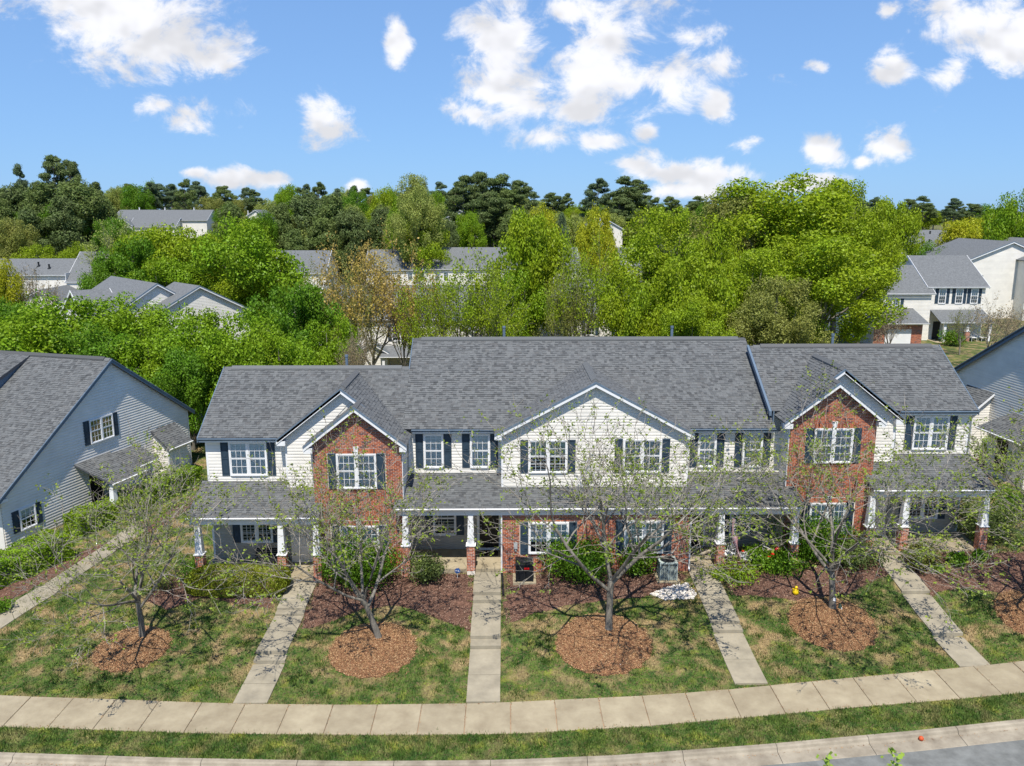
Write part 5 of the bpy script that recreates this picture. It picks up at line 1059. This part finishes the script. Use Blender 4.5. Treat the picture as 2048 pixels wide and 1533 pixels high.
# shrubs and hedges
def shrub(px, py, wpx, hm, col, label, seed, n=2600, leaf=.045, name='shrub', group='shrubs at the house fronts', depth=1.0, ball=False, flowers=None):
    x, y, z = on_ground(px, py); rng = np.random.default_rng(seed); w = wpx/F*math.hypot(y, 17-z)*(1.22 if not ball else 1.08); hm *= 1.2 if not ball else 1.1; n = int(n*1.35); r = w/2; y += r*depth*.7
    s = empty(name, (x, y, gz(x, y)-.03), 0, label, 'shrub', group); blobs = []
    m = MB()
    if ball: blobs = [(0, 0, hm*.48, r, r*depth, hm*.52)]
    else:
        for i in range(16):
            d = sphere(rng, 1)[0]; q = rng.uniform(.3, .68); b = r*rng.uniform(.28, .45); blobs.append((d[0]*r*q, d[1]*r*q*depth, hm*.5+d[2]*hm*.38*q, b, b, b*.85))
        blobs.append((0, 0, hm*.42, r*.75, r*.75*depth, hm*.42))
    for i in range(7): a = i*.9; m.tube([(0, 0, 0), (r*.5*math.cos(a), r*.5*math.sin(a)*depth, hm*.55)], [.02, .008], 4)
    m.build('stem', M['bark'], s)
    if ball:                                  # a clipped block with rounded shoulders
        d = sphere(rng, n); q = d/(np.abs(d)**4).sum(1)[:, None]**.25; C = q*np.array([r, r*depth, hm*.5])*(1-np.abs(rng.normal(size=n))*.05)[:, None]+np.array([0, 0, hm*.48]); C[:, 2] += .03*np.sin(C[:, 0]*4)
        nr = q**3+rng.normal(size=(n, 3))*.5; nr /= np.linalg.norm(nr, axis=1)[:, None]; V = leaf_quads(C, nr, leaf, rng)
    else: V = blob_leaves(blobs, n, leaf, rng, aspect=.6, shell=.5)
    c = link('foliage', quad_mesh('foliage', V, M['leaf']), s); c.color = (*GRN[col], 1) if isinstance(col, str) else (*col, 1)
    if flowers:
        mt_, k, sz = flowers; idx = rng.choice(len(V), k); C = V[idx].mean(1)*np.array([1.03, 1.03, 1.02]); fm = MB()
        for q in C: fm.lathe((q[0], q[1], q[2]), [(sz*.2, -sz*.4), (sz, 0), (sz*.7, sz*.5), (sz*.1, sz*.6)], 6)
        fm.build('blossom', mt_, s)
    return s
def hedge(pa, pb, w, h, col, label, seed, n=9000, leaf=.05, group='clipped hedges'):
    A, B = np.array(on_ground(*pa)), np.array(on_ground(*pb)); L = np.linalg.norm((B-A)[:2]); an = math.atan2(B[1]-A[1], B[0]-A[0]); rng = np.random.default_rng(seed)
    s = empty('hedge', tuple(A), an, label, 'hedge', group); sl = (B[2]-A[2])/L; k = np.array([L*h*2, L*w, w*h*2]); f = rng.choice(3, n, p=k/k.sum())
    u, v, t = rng.random(n)*L, rng.random(n)*w, rng.random(n)*h; nr = np.zeros((n, 3)); sg = np.where(rng.random(n) < .72, 0, 1); dp = np.abs(rng.normal(size=n))*.07
    C = np.stack([u, v, t], 1); q = f == 0; C[q, 1] = np.where(sg[q] == 0, dp[q], w-dp[q]); nr[q, 1] = np.where(sg[q] == 0, -1, 1)
    q = f == 1; C[q, 2] = h-dp[q]; nr[q, 2] = 1; q = f == 2; C[q, 0] = np.where(sg[q] == 0, dp[q], L-dp[q]); nr[q, 0] = np.where(sg[q] == 0, -1, 1)
    wob = .07*np.sin(C[:, 0]*2.1)+.05*np.sin(C[:, 0]*5.3+C[:, 1]*3); C[:, 2] = C[:, 2]*(1+wob/h)+C[:, 0]*sl; C[:, 1] += wob*.6
    e = np.minimum(np.minimum(C[:, 1], w-C[:, 1]), .15); C[:, 2] -= np.where(t > h-.15, (.15-e)*.5, 0)
    nr = nr+rng.normal(size=(n, 3))*.55; nr /= np.linalg.norm(nr, axis=1)[:, None]
    c = link('foliage', quad_mesh('foliage', leaf_quads(C, nr, leaf, rng, .6), M['leaf']), s); c.color = (*GRN[col], 1)
    m = MB(); P = [(0+.12, .12, 0), (L-.12, .12, L*sl), (L-.12, w-.12, L*sl), (.12, w-.12, 0)]; m.prism(P, (0, 0, h-.18)); m.build('inner_twigs', M['bark'], s); return s
hedge((165, 1078), (408, 968), 1.2, 1.15, 'bright', 'bright clipped hedge running along the neighbour gable wall', 1, 14000)
hedge((-40, 1205), (150, 1118), 1.7, 1.25, 'bright', 'bright bushy hedge under the lower window of the neighbour gable', 2, 11000)
hedge((1930, 905), (2075, 972), 1.5, 1.3, 'bright', 'long clipped hedge beside the east neighbour wall', 3, 12000)
shrub(470, 1196, 185, 1.0, (.24, .28, .02), 'rounded clipped olive hedge before the west end porch', 4, 14000, .035, depth=.36, ball=True)
shrub(715, 1185, 190, 1.9, 'mid', 'big dark leafy shrub below the west brick bay window', 5, 6500, .055, depth=.6)
shrub(845, 1180, 78, 1.15, 'dark', 'small dark round shrub beside the blue sign', 6, 2600)
shrub(1160, 1178, 150, 1.75, 'mid', 'big leafy shrub between the two ground floor windows of the centre', 7, 5000, .055, depth=.6)
shrub(1283, 1165, 85, 1.5, 'mid', 'leafy shrub under the east ground floor centre window', 8, 3000, .05)
shrub(1660, 1135, 190, 1.7, 'mid', 'wide leafy shrub below the east brick bay window', 9, 6000, .055, depth=.5)
shrub(1735, 1155, 110, 1.2, 'dark', 'dark shrub by the last walk', 10, 3200)
shrub(1855, 1160, 70, 1.3, (.16, .17, .03), 'glossy yellow green shrub with pale petals beside the last walk', 11, 2200, .05)
shrub(310, 1196, 70, .9, 'olive', 'thin olive shrub west of the clipped olive hedge', 12, 700)
shrub(375, 1175, 70, 1.1, 'mid', 'loose shrub at the corner of the west end porch', 13, 900)
shrub(1990, 1095, 130, 1.5, 'dark', 'dark evergreen shrub outside the east end porch', 14, 4500, .05)
shrub(1930, 1010, 75, 1.2, 'mid', 'green shrub seen through the east end porch', 15, 1800)
shrub(2040, 1040, 90, 1.3, 'mid', 'leafy shrub at the frame edge beyond the east porch', 16, 2200)
shrub(230, 1050, 120, 1.1, 'olive', 'twiggy olive shrub at the entry of the west neighbour', 17, 1500)
shrub(1915, 695, 48, 1.5, 'mid', 'boxy green shrub beside the hipped porch', 18, 2500, .07)
shrub(1880, 1150, 26, .45, 'mid', 'strappy green clump in the dark mulch', 19, 500, .05); shrub(1922, 1140, 40, .55, 'mid', 'iris clump with purple flowers before the east porch', 20, 900, .06, flowers=(M['purple'], 9, .05)); shrub(1965, 1130, 34, .5, 'mid', 'smaller iris clump with purple flowers at the brick pier', 21, 700, .06, flowers=(M['purple'], 6, .05))
shrub(1475, 1160, 60, .5, (.16, .07, .02), 'rust coloured low shrub by the white porch chairs', 22, 1200, .04)
shrub(1545, 1150, 90, .75, 'mid', 'leafy flower clump with bright red blooms by the porch table', 23, 1800, .06, flowers=(M['red'], 7, .1))
shrub(1490, 1178, 100, .35, 'bright', 'low green ground plants beside the third walk', 24, 1800, .05); shrub(1580, 1160, 100, .5, 'mid', 'low green plants before the third porch', 25, 1800, .05)
shrub(1445, 1165, 40, .35, 'bright', 'low bright plants edging the third walk', 26, 600, .05)
shrub(905, 1098, 95, 1.2, 'mid', 'leafy vine shrub on the porch beside the front door', 27, 1300, .06, depth=.4)
shrub(-5, 1235, 40, .6, 'mid', 'dark shrub at the frame edge by the neighbour walk', 28, 500)

# mulch beds, rings and lawn
def bed(name, pts, mt, cm, n, seed, raise_=.02, mound=0, csize=.026):
    P = [on_ground(*p) for p in pts]; X, Y = np.array([p[0] for p in P]), np.array([p[1] for p in P]); rng = np.random.default_rng(seed)
    cx, cy = X.mean(), Y.mean(); m = 13; rings = []
    a = np.linspace(0, 1, 7); ii = np.concatenate([np.linspace(i, i+1, 7)[:-1] for i in range(len(P))]); XX = np.interp(ii, range(len(P)+1), list(X)+[X[0]]); YY = np.interp(ii, range(len(P)+1), list(Y)+[Y[0]])
    XX += np.sin(ii*9)*.05; YY += np.cos(ii*7)*.05; k = len(XX); V = []
    for j in range(m):
        t = j/(m-1); x = cx+(XX-cx)*t; y = cy+(YY-cy)*t; h = raise_+mound*(1-t**2); h = h if j < m-1 else -.03
        V += list(zip(x, y, g(x, y)+h))
    me = bpy.data.meshes.new(name); me.from_pydata([tuple(v) for v in V], [], [(j*k+i, j*k+(i+1) % k, (j+1)*k+(i+1) % k, (j+1)*k+i) for j in range(m-1) for i in range(k)]); me.materials.append(mt)
    me.polygons.foreach_set('use_smooth', [True]*len(me.polygons)); me.update(); tag(link(name, me), kind='structure')
    x = rng.uniform(XX.min(), XX.max(), n*3); y = rng.uniform(YY.min(), YY.max(), n*3); q = in_poly(list(zip(XX, YY)), x, y); x, y = x[q][:int(n*1.5)], y[q][:int(n*1.5)]; st = rng.random(len(x)) < .2; x = x+np.where(st, rng.normal(size=len(x))*.3, 0); y = y+np.where(st, rng.normal(size=len(x))*.3, 0)
    rr = np.hypot(x-cx, y-cy)/(np.hypot(XX-cx, YY-cy).max()); z = g(x, y)+raise_+mound*np.clip(1-rr**2, 0, 1)+.014
    nr = rng.normal(size=(len(x), 3))*.45; nr[:, 2] = 1; nr /= np.linalg.norm(nr, axis=1)[:, None]
    tag(link('bark_mulch', quad_mesh('bark_mulch', leaf_quads(np.stack([x, y, z], 1), nr, csize, rng, .45, .6), cm)), kind='stuff'); return list(zip(XX, YY))
BEDS = [bed('mulch_bed', [(395, 1140), (575, 1170), (556, 1185), (545, 1218), (470, 1208), (400, 1196), (330, 1222), (285, 1200), (330, 1160)], M['mulch'], M['chip'], 7000, 1),
        bed('mulch_bed', [(622, 1150), (760, 1150), (945, 1146), (946, 1185), (943, 1262), (880, 1240), (800, 1212), (720, 1220), (650, 1250), (592, 1262), (602, 1190)], M['mulch'], M['chip'], 13000, 2),
        bed('mulch_bed', [(1005, 1150), (1200, 1148), (1385, 1150), (1345, 1180), (1290, 1195), (1160, 1208), (1080, 1225), (1009, 1250)], M['mulch'], M['chip'], 11000, 3),
        bed('mulch_bed', [(1435, 1150), (1600, 1130), (1780, 1118), (1785, 1150), (1700, 1190), (1600, 1205), (1520, 1195), (1460, 1190)], M['mulch'], M['chip'], 10000, 4),
        bed('mulch_bed', [(1800, 1110), (1950, 1102), (2060, 1105), (2060, 1205), (1960, 1180), (1890, 1182), (1850, 1200), (1822, 1150)], M['mulch'], M['chip'], 9000, 5),
        bed('mulch_bed', [(-40, 1190), (150, 1110), (300, 1050), (415, 975), (425, 985), (330, 1055), (235, 1085), (120, 1150), (30, 1200), (-40, 1235)], M['mulch'], M['chip'], 9000, 6),
        bed('mulch_bed', [(1935, 895), (2080, 960), (2080, 985), (1985, 950), (1940, 920)], M['mulch'], M['chip'], 5000, 7)]
def ring(cx, cy, rw, seed, mound=.26):
    x, y, z = on_ground(cx, cy); pts = []
    c = [(x+rw*math.cos(a), y+rw*.98*math.sin(a)) for a in np.linspace(0, 2*math.pi, 15)[:-1]]
    for q in c:
        P = np.array([q[0], q[1], gz(*q)-CAMZ]); zc = P@_fw; pts.append((1024+F*(P@_rt)/zc, 766.5-F*(P@_up)/zc))
    return bed('mulch_ring', pts, M['mulch_o'], M['chip_o'], 11000, seed, .02, mound, .024)
RINGS = [ring(264, 1299, 1.45, 11), ring(746, 1300, 1.75, 12), ring(1207, 1288, 1.95, 13), ring(1664, 1248, 1.75, 14), ring(2075, 1235, 1.6, 15)]
# paths beside the neighbours
def slab_path(name, pts, mt, lift, k=6):
    m = MB(); P = [on_ground(*p) for p in pts]; h = len(P)//2; Lf, Rt = P[:h], P[h:][::-1]; o = None
    base = MB()
    for i in range(h-1):
        q = [Lf[i], Lf[i+1], Rt[i+1], Rt[i]]; base.prism([(a, b, gz(a, b)+lift-.03) for a, b, c in q], (0, 0, -.2))
    o = base.build(name, M['mulch_o'], kind='structure')
    for i in range(h-1):
        n = k
        for j in range(n):
            t0, t1 = (j+.012)/n, (j+.988)/n; q = [lerp(np.array(Lf[i]), np.array(Lf[i+1]), t0), lerp(np.array(Lf[i]), np.array(Lf[i+1]), t1), lerp(np.array(Rt[i]), np.array(Rt[i+1]), t1), lerp(np.array(Rt[i]), np.array(Rt[i+1]), t0)]
            m = MB(); m.prism([(a[0], a[1], gz(a[0], a[1])+lift) for a in q], (0, 0, -.1)); m.build('paving_slab', mt, o)
slab_path('side_path', [(-60, 1262), (90, 1170), (210, 1092), (262, 1050), (292, 1062), (225, 1108), (110, 1190), (-60, 1300)], M['concrete_walk'], .05, 4)
slab_path('side_path', [(1950, 938), (2090, 975), (2090, 995), (1955, 952)], M['soil'], .04, 1)
slab_path('side_path', [(378, 880), (440, 850), (440, 868), (382, 896)], M['soil'], .04, 1)
# grass blades
def grass(name, x0, x1, lo, hi, n, seed, h=(.05, .1), w=.016):
    rng = np.random.default_rng(seed); x = rng.uniform(x0, x1, n); t = rng.random(n); a, b = lo(x)-.06*rng.random(n)**2, hi(x)+.06*rng.random(n)**2; y = a+(b-a)*t; keep = np.ones(n, bool)
    for q in BEDS+RINGS: keep &= ~in_poly(q, x, y)
    for xc, segs in WALKS: keep &= ~((np.abs(x-xc) < .62+rng.uniform(-.03, .02, n)) & (y < segs[-1][2]) & (y > segs[0][0]))
    keep &= ~((x > -14) & (x < 22.1) & (y > 34.0))
    x, y = x[keep], y[keep]; z = g(x, y)-.005; n = len(x); an = rng.uniform(0, 6.28, n); hh = rng.uniform(*h, n)*(.55+.9*(np.sin(x*2.3+np.sin(y*1.7)*2)*np.sin(y*3.1+np.cos(x*1.3)*2)*.5+.5)*rng.uniform(.6, 1.3, n)); ww = w*rng.uniform(.6, 1.4, n); ln = rng.normal(size=(n, 2))*.035
    dx, dy = np.cos(an)*ww, np.sin(an)*ww
    V = np.stack([np.stack([x-dx, y-dy, z], 1), np.stack([x+dx, y+dy, z], 1), np.stack([x+ln[:, 0], y+ln[:, 1], z+hh], 1)], 1)
    tag(link(name, tri_mesh(name, V, M['grass'])), kind='stuff')
def tufts(name, n, seed):
    rng = np.random.default_rng(seed); cx = rng.uniform(-22, 24, n); t = rng.random(n); low = rng.random(n) < .3
    cy = np.where(low, lerp(yc(cx)+.1, yf(cx)-.1, t), lerp(yb(cx)+.1, 32.5, t)); keep = np.ones(n, bool)
    for q in BEDS+RINGS: keep &= ~in_poly(q, cx, cy)
    for xc, segs in WALKS: keep &= ~((np.abs(cx-xc) < .8) & (cy > yb(cx)))
    cx, cy = cx[keep], cy[keep]; k = 34; r = rng.uniform(.06, .2, len(cx)); x = np.repeat(cx, k)+rng.normal(size=len(cx)*k)*np.repeat(r, k); y = np.repeat(cy, k)+rng.normal(size=len(cx)*k)*np.repeat(r, k)
    z = g(x, y)-.005; n = len(x); an = rng.uniform(0, 6.28, n); hh = rng.uniform(.08, .17, n); dx, dy = np.cos(an)*.014, np.sin(an)*.014; ln = rng.normal(size=(n, 2))*.05
    V = np.stack([np.stack([x-dx, y-dy, z], 1), np.stack([x+dx, y+dy, z], 1), np.stack([x+ln[:, 0], y+ln[:, 1], z+hh], 1)], 1)
    o = link(name, tri_mesh(name, V, M['leaf'])); o.color = (.07, .135, .02, 1); tag(o, kind='stuff')
tufts('grass_tufts', 900, 8)
# bark crumbs and dead leaves blown into the pavement joints and gutter
rng = np.random.default_rng(12); jx = np.repeat(-31.0+1.56*np.arange(42), 14)+rng.normal(size=42*14)*.02; jt = rng.random(len(jx))**.6; jy = lerp(yf(jx), yb(jx), jt)
ex = rng.uniform(-24, 25, 900); ey = np.where(rng.random(900) < .6, yb(ex)-np.abs(rng.normal(size=900))*.07, yf(ex)+np.abs(rng.normal(size=900))*.06); gx = rng.uniform(-20, 24, 500); gy = yc(gx)-.3-np.abs(rng.normal(size=500))*.06
hx = np.concatenate([jx, ex, gx]); hy = np.concatenate([jy, ey, gy]); hz = Zs(hx)+np.concatenate([np.full(len(jx)+900, .048), np.full(500, -.105)])
nr = rng.normal(size=(len(hx), 3))*.3; nr[:, 2] = 1; nr /= np.linalg.norm(nr, axis=1)[:, None]
tag(link('leaf_litter', quad_mesh('leaf_litter', leaf_quads(np.stack([hx, hy, hz], 1), nr, .02, rng, .5, .6), M['chip_o'])), kind='stuff')
grass('grass', -24, 25, lambda x: yb(x)+.02, lambda x: np.full_like(x, 35.5), 230000, 1)
grass('grass', -20, 24, lambda x: yc(x)+.02, lambda x: yf(x)-.02, 62000, 2)
grass('grass', -30, -13.8, lambda x: np.full_like(x, 35.5), lambda x: np.full_like(x, 60), 45000, 3, (.06, .12), .025)
grass('grass', 22, 32, lambda x: np.full_like(x, 33), lambda x: np.full_like(x, 52), 30000, 4, (.06, .12), .025)

# ------------------------------------------------------------------ small things
def put(px, py, dz=0): x, y, z = on_ground(px, py); return x, y, z+dz
def ac_unit(x, y, z, mt, label, sz=.78, h=.9):
    a = empty('air_conditioner', (x, y, z), 0, label, 'air conditioner'); s = sz/2
    m = MB(); m.box(-s-.12, s+.12, -s-.12, s+.12, -.25, .07); m.build('pad', M['concrete'], a)
    m = MB(); m.box(-s+.03, s-.03, -s+.03, s-.03, .07, h-.06); m.build('coil', M['dark'], a)
    m = MB()
    for i in range(13): z_ = .1+i*(h-.2)/13; m.box(-s, s, -s, -s+.02, z_, z_+.022); m.box(-s, -s+.02, -s+.02, s, z_, z_+.022); m.box(s-.02, s, -s+.02, s, z_, z_+.022)
    for u in (-s, -.02, s-.04): m.box(u, u+.04, -s-.006, -s+.03, .07, h-.06)
    m.build('grille', mt, a)
    m = MB(); m.box(-s-.01, s+.01, -s-.01, s+.01, h-.06, h-.01); m.build('lid', mt, a)
    m = MB(); m.lathe((0, 0, h-.01), [(s*.8, 0), (s*.85, .03), (s*.78, .035), (s*.3, .05), (.02, .06)], 16); m.build('fan_guard', M['black'], a); return a
ax, ay, az = put(1049, 1166); A1 = ac_unit(ax, ay+.3, az+.02, M['black'], 'black air conditioner on a concrete pad beside the ground floor brick window')
m = MB(); m.box(-.02, .2, -.412, -.4, .66, .74); m.build('maker_badge', M['red'], A1)
ax, ay, az = put(1336, 1163); ac_unit(ax, ay+.3, az, M['acgreen'], 'pale green air conditioner behind the bed of white stones')
m = MB(); m.tube([(-.13, 34.0, 1.05), (-.1, 33.85, 1.0), (-.08, 32.9, .93), (-.05, 32.3, .84)], .055, 8); tag(m.build('drain_hose', M['black']), 'black drain hose lying along the edge of the centre walk', 'hose')
sx, sy, sz = put(915, 1158); s = empty('yard_sign', (sx, sy, sz), 0, 'small blue octagonal security sign on a short stake in the mulch', 'sign')
m = MB(); m.prism([(.13*math.cos(R(22.5+45*i)), 0, .38+.13*math.sin(R(22.5+45*i))) for i in range(8)], (0, .012, 0)); m.build('plate', M['blue'], s)
m = MB()
for a in (-.08, -.02, .04): m.box(a, a+.018, -.006, -.001, .34, .42)
m.box(-.062, -.02, -.0058, -.001, .40, .418); m.box(.058, .085, -.006, -.001, .34, .356); m.build('lettering', M['trim'], s); m = MB(); m.box(-.012, .012, .0, .015, -.05, .27); m.build('stake', M['grey'], s)
bx, by, bz = put(1591, 1190); b = empty('garden_ornament', (bx, by, bz), R(20), 'bright yellow bird shaped garden ornament on the mulch', 'ornament')
m = MB(); m.lathe((0, 0, 0), [(.05, 0), (.12, .06), (.14, .14), (.11, .22), (.06, .28), (.055, .3)], 14); m.lathe((.0, -.02, .27), [(.03, 0), (.065, .05), (.06, .1), (.02, .14)], 12); m.build('body', M['yellow'], b, smooth=True)
m = MB(); m.tube([(0, -.07, .34), (0, -.14, .33)], [.022, .004], 6); m.build('beak', M['orange'], b); m = MB(); m.tube([(0, .1, .15), (0, .2, .22)], [.05, .01], 6); m.build('tail', M['yellow'], b)
x4, y4, z4 = ft[3]; m = MB(); m.prism([(x4-.06, y4-.185, z4+.62), (x4+.05, y4-.185, z4+.6), (x4+.06, y4-.175, z4+.73), (x4-.05, y4-.175, z4+.75)], (0, .012, 0)); tag(m.build('tree_tag', M['trim']), 'small white tag on the trunk of the tree before the east bay', 'tag')
wx, wy, wz = put(1679, 1227); w = empty('watering_bag', (wx, wy, wz), R(15), 'dark green watering bag propped beside the tagged tree trunk', 'watering bag'); m = MB(); m.lathe((0, 0, 0), [(.09, 0), (.1, .15), (.07, .32), (.02, .42)], 10); m.build('bag', mat('green_canvas', (.03, .06, .045), .7, .2), w); m = MB(); m.box(-.012, .012, -.11, -.085, .08, .3); m.build('strap', M['trim'], w)
m = MB(); x, y, z = put(1240, 1334, .05); m.lathe((x, y, z), [(.05, -.03), (.12, 0), (.1, .05), (.03, .08)], 7); m.lathe((x-.12, y+.01, z), [(.04, -.03), (.08, 0), (.06, .04), (.02, .06)], 6); tag(m.build('rock', M['stone']), 'pale rock on the orange mulch ring of the tallest front tree', 'rock')
m = MB(); p_ = at_z(1842, 1477, .35); cxy = (p_[0], float(yc(p_[0]))-.32); m.lathe((cxy[0], cxy[1], float(Zs(cxy[0]))-.125), [(.02, 0), (.07, .03), (.085, .08), (.06, .13), (.015, .15)], 10); tag(m.build('ball', M['orange'], smooth=True), 'small orange ball lying in the gutter against the kerb', 'ball')
# white stones by the pale air conditioner
rng = np.random.default_rng(3); m = MB(); P = [on_ground(*q) for q in ((1300, 1190), (1340, 1175), (1375, 1168), (1393, 1190), (1385, 1200), (1330, 1202))]; poly = [(p[0], p[1]) for p in P]; xs_ = rng.uniform(min(p[0] for p in poly), max(p[0] for p in poly), 900); ys_ = rng.uniform(min(p[1] for p in poly), max(p[1] for p in poly), 900)
for x, y in zip(xs_[in_poly(poly, xs_, ys_)], ys_[in_poly(poly, xs_, ys_)]):
    r = rng.uniform(.03, .075); m.lathe((x, y, gz(x, y)+.04), [(r*.4, -.02), (r, 0), (r*.8, r*.5), (r*.2, r*.8)], 6)
tag(m.build('gravel', M['stone']), kind='stuff')
# flag on the third porch
fx, fy = 9.95, 34.0; fl = empty('flag', (fx, fy, 2.6), 0, 'striped flag with white stars on navy hanging from a pole at the porch column', 'flag')
m = MB(); m.tube([(-.15, .1, .35), (.15, -.35, 1.25)], .014, 6); m.build('pole', M['white_plastic'], fl)
def cloth(u, v):                               # u down the fly 0..1, v across the stripes 0..1
    return (.12+.26*v*(1-.4*u)+.42*u*u*.9+.03*math.sin(u*9+v*5), -.3+.05*math.sin(v*9+u*4)+.1*u, 1.15-.05*v-1.85*u-.1*v*u)
for nm, mt_, sel in (('stripe', M['flagred'], lambda i, j: i % 2 == 0 and not (j < 8 and i >= 6)), ('stripe', M['trim'], lambda i, j: i % 2 == 1 and not (j < 8 and i >= 6)), ('canton', M['navy'], lambda i, j: j < 8 and i >= 6)):
    m = MB()
    for i in range(13):
        for j in range(20):
            if sel(i, j): m.add([cloth(j/20, i/13), cloth((j+1)/20, i/13), cloth((j+1)/20, (i+1)/13), cloth(j/20, (i+1)/13)], [(0, 1, 2, 3)])
    m.build(nm, mt_, fl)
m = MB()
for i in range(5):
    for j in range(6):
        c = np.array(cloth((j+.6)/6*.38, .5+(i+.5)/5*.46)); m.prism([tuple(c+np.array([.016*math.cos(R(90+36*k))*(1 if k % 2 == 0 else .42), -.012, .02*math.sin(R(90+36*k))*(1 if k % 2 == 0 else .42)])) for k in range(10)], (0, .004, 0))
m.build('star', M['trim'], fl)
# porch furniture
def chair(x, y, z, rz, label, mt, s=1.0, group='white metal porch chairs'):
    c = empty('porch_chair', (x, y, z), rz, label, 'chair', group); c.scale = (s, s, s)
    m = MB(); m.box(-.25, .25, -.25, .25, .41, .45); m.build('seat', mt, c)
    m = MB(); m.tube([(-.24, .24, .45), (-.23, .3, .7), (-.15, .34, .92), (0, .35, .97), (.15, .34, .92), (.23, .3, .7), (.24, .24, .45)], .016, 6)
    for u in (-.12, -.04, .04, .12): m.tube([(u, .25, .45), (u, .34, .93)], .008, 4)
    m.build('backrest', mt, c)
    for sx_ in (-1, 1):
        m = MB(); m.tube([(sx_*.26, .28, .68), (sx_*.29, 0, .69), (sx_*.28, -.22, .66), (sx_*.25, -.24, .43)], .016, 6); m.build('armrest', mt, c)
        for sy_ in (-1, 1): m = MB(); m.tube([(sx_*.23, sy_*.23, .42), (sx_*.26, sy_*.27, 0)], .016, 6); m.build('leg', mt, c)
    return c
chair(10.25, 34.75, 1.24, R(-60), 'white metal porch chair at the column with the flag', M['white_plastic']); C2 = chair(12.3, 34.9, 1.24, R(40), 'white metal porch chair with a beige cushion and red ball', M['white_plastic'])
m = MB(); m.box(-.23, .23, -.24, .2, .451, .51); tag(m.build('cushion', M['beige']), 'beige cushion on the porch chair by the east bay', 'cushion'); bpy.data.objects['cushion'].location = (12.3, 34.9, 1.24); bpy.data.objects['cushion'].rotation_euler = (0, 0, R(40))
m = MB(); m.lathe((12.5, 34.6, 1.75), [(.02, 0), (.1, .05), (.14, .14), (.1, .23), (.02, .28)], 12); tag(m.build('ball', M['red'], smooth=True), 'shiny red ball on the beige porch cushion', 'ball')
t = empty('porch_table', (11.25, 34.5, 1.24), 0, 'low white porch table covered by a pale cloth between two chairs', 'table'); m = MB(); m.box(-.55, .55, -.3, .3, .42, .46); m.build('tabletop', M['grey'], t)
for a in (-1, 1):
    for b_ in (-1, 1): m = MB(); m.tube([(a*.48, b_*.24, .42), (a*.5, b_*.26, 0)], .02, 6); m.build('leg', M['white_plastic'], t)
m = MB()
for i in range(8):
    for j in range(4):
        q = lambda a, b_: (-.5+a*.125, -.34+b_*.16, .475+.02*math.sin(a*1.7+b_)+(.0 if b_ else -.14)); m.add([q(i, j), q(i+1, j), q(i+1, j+1), q(i, j+1)], [(0, 1, 2, 3)])
cl = m.build('tablecloth', M['white_plastic']); cl.location = (11.25, 34.5, 1.24); tag(cl, 'pale rumpled cloth spread over the low porch table', 'tablecloth')
r_ = empty('porch_railing', (10.3, 34.05, 1.1), 0, 'short black metal railing next to the flag column', 'railing'); m = MB(); m.box(-.3, .5, -.015, .015, .62, .65); m.box(-.3, .5, -.014, .014, .05, .08); m.build('rail', M['black'], r_)
for i in range(8): m = MB(); m.box(-.28+i*.105, -.262+i*.105, -.009, .009, .08, .62); m.build('baluster', M['black'], r_)
bn = empty('bench', (-10.9, 34.9, .93), 0, 'dark metal bench standing in the shade of the west end porch', 'bench'); m = MB()
for i in range(5): m.box(-.6, .6, -.2+i*.09, -.13+i*.09, .42, .45)
m.build('seat', M['black'], bn); m = MB()
for i in range(4): m.box(-.6, .6, .26, .285, .52+i*.1, .59+i*.1)
m.build('backrest', M['black'], bn)
for a in (-.56, .56): m = MB(); m.tube([(a, -.2, 0), (a, -.2, .6), (a, .27, .62)], .02, 6); m.tube([(a, .27, 0), (a, .29, .9)], .02, 6); m.build('leg', M['black'], bn)
m = MB(); m.box(-1.15, -.3, 35.65, 36.2, 1.181, 1.2); tag(m.build('doormat', M['doormat']), 'dark brown doormat before the black front door', 'doormat')
wr = empty('door_wreath', (-.73, 36.38, 2.95), 0, 'small pale flower wreath hanging on the black front door', 'wreath'); m = MB()
for i in range(14): a = i*.449; m.lathe((.14*math.cos(a), -.01, .14*math.sin(a)), [(.01, -.03), (.045, 0), (.03, .03), (.01, .04)], 6)
m.build('blossom', M['beige'], wr)
m = MB(); m.tube([(9.1, 34.9, 1.55), (9.55, 34.7, 1.85)], .07, 8); tag(m.build('rolled_mat', M['beige']), 'rolled beige mat leaning inside the third porch', 'mat')
def rocker(x, y, z, label): return chair(x, y, z, 0, label, M['white_plastic'], 1.15, 'white chairs on the hipped porch')
rocker(47.3+4.4, 87.9, 3.0, 'white wooden chair beside the brick pier of the hipped porch'); rocker(47.3+5.5, 87.9, 3.0, 'white wooden chair further from the brick pier of the hipped porch')
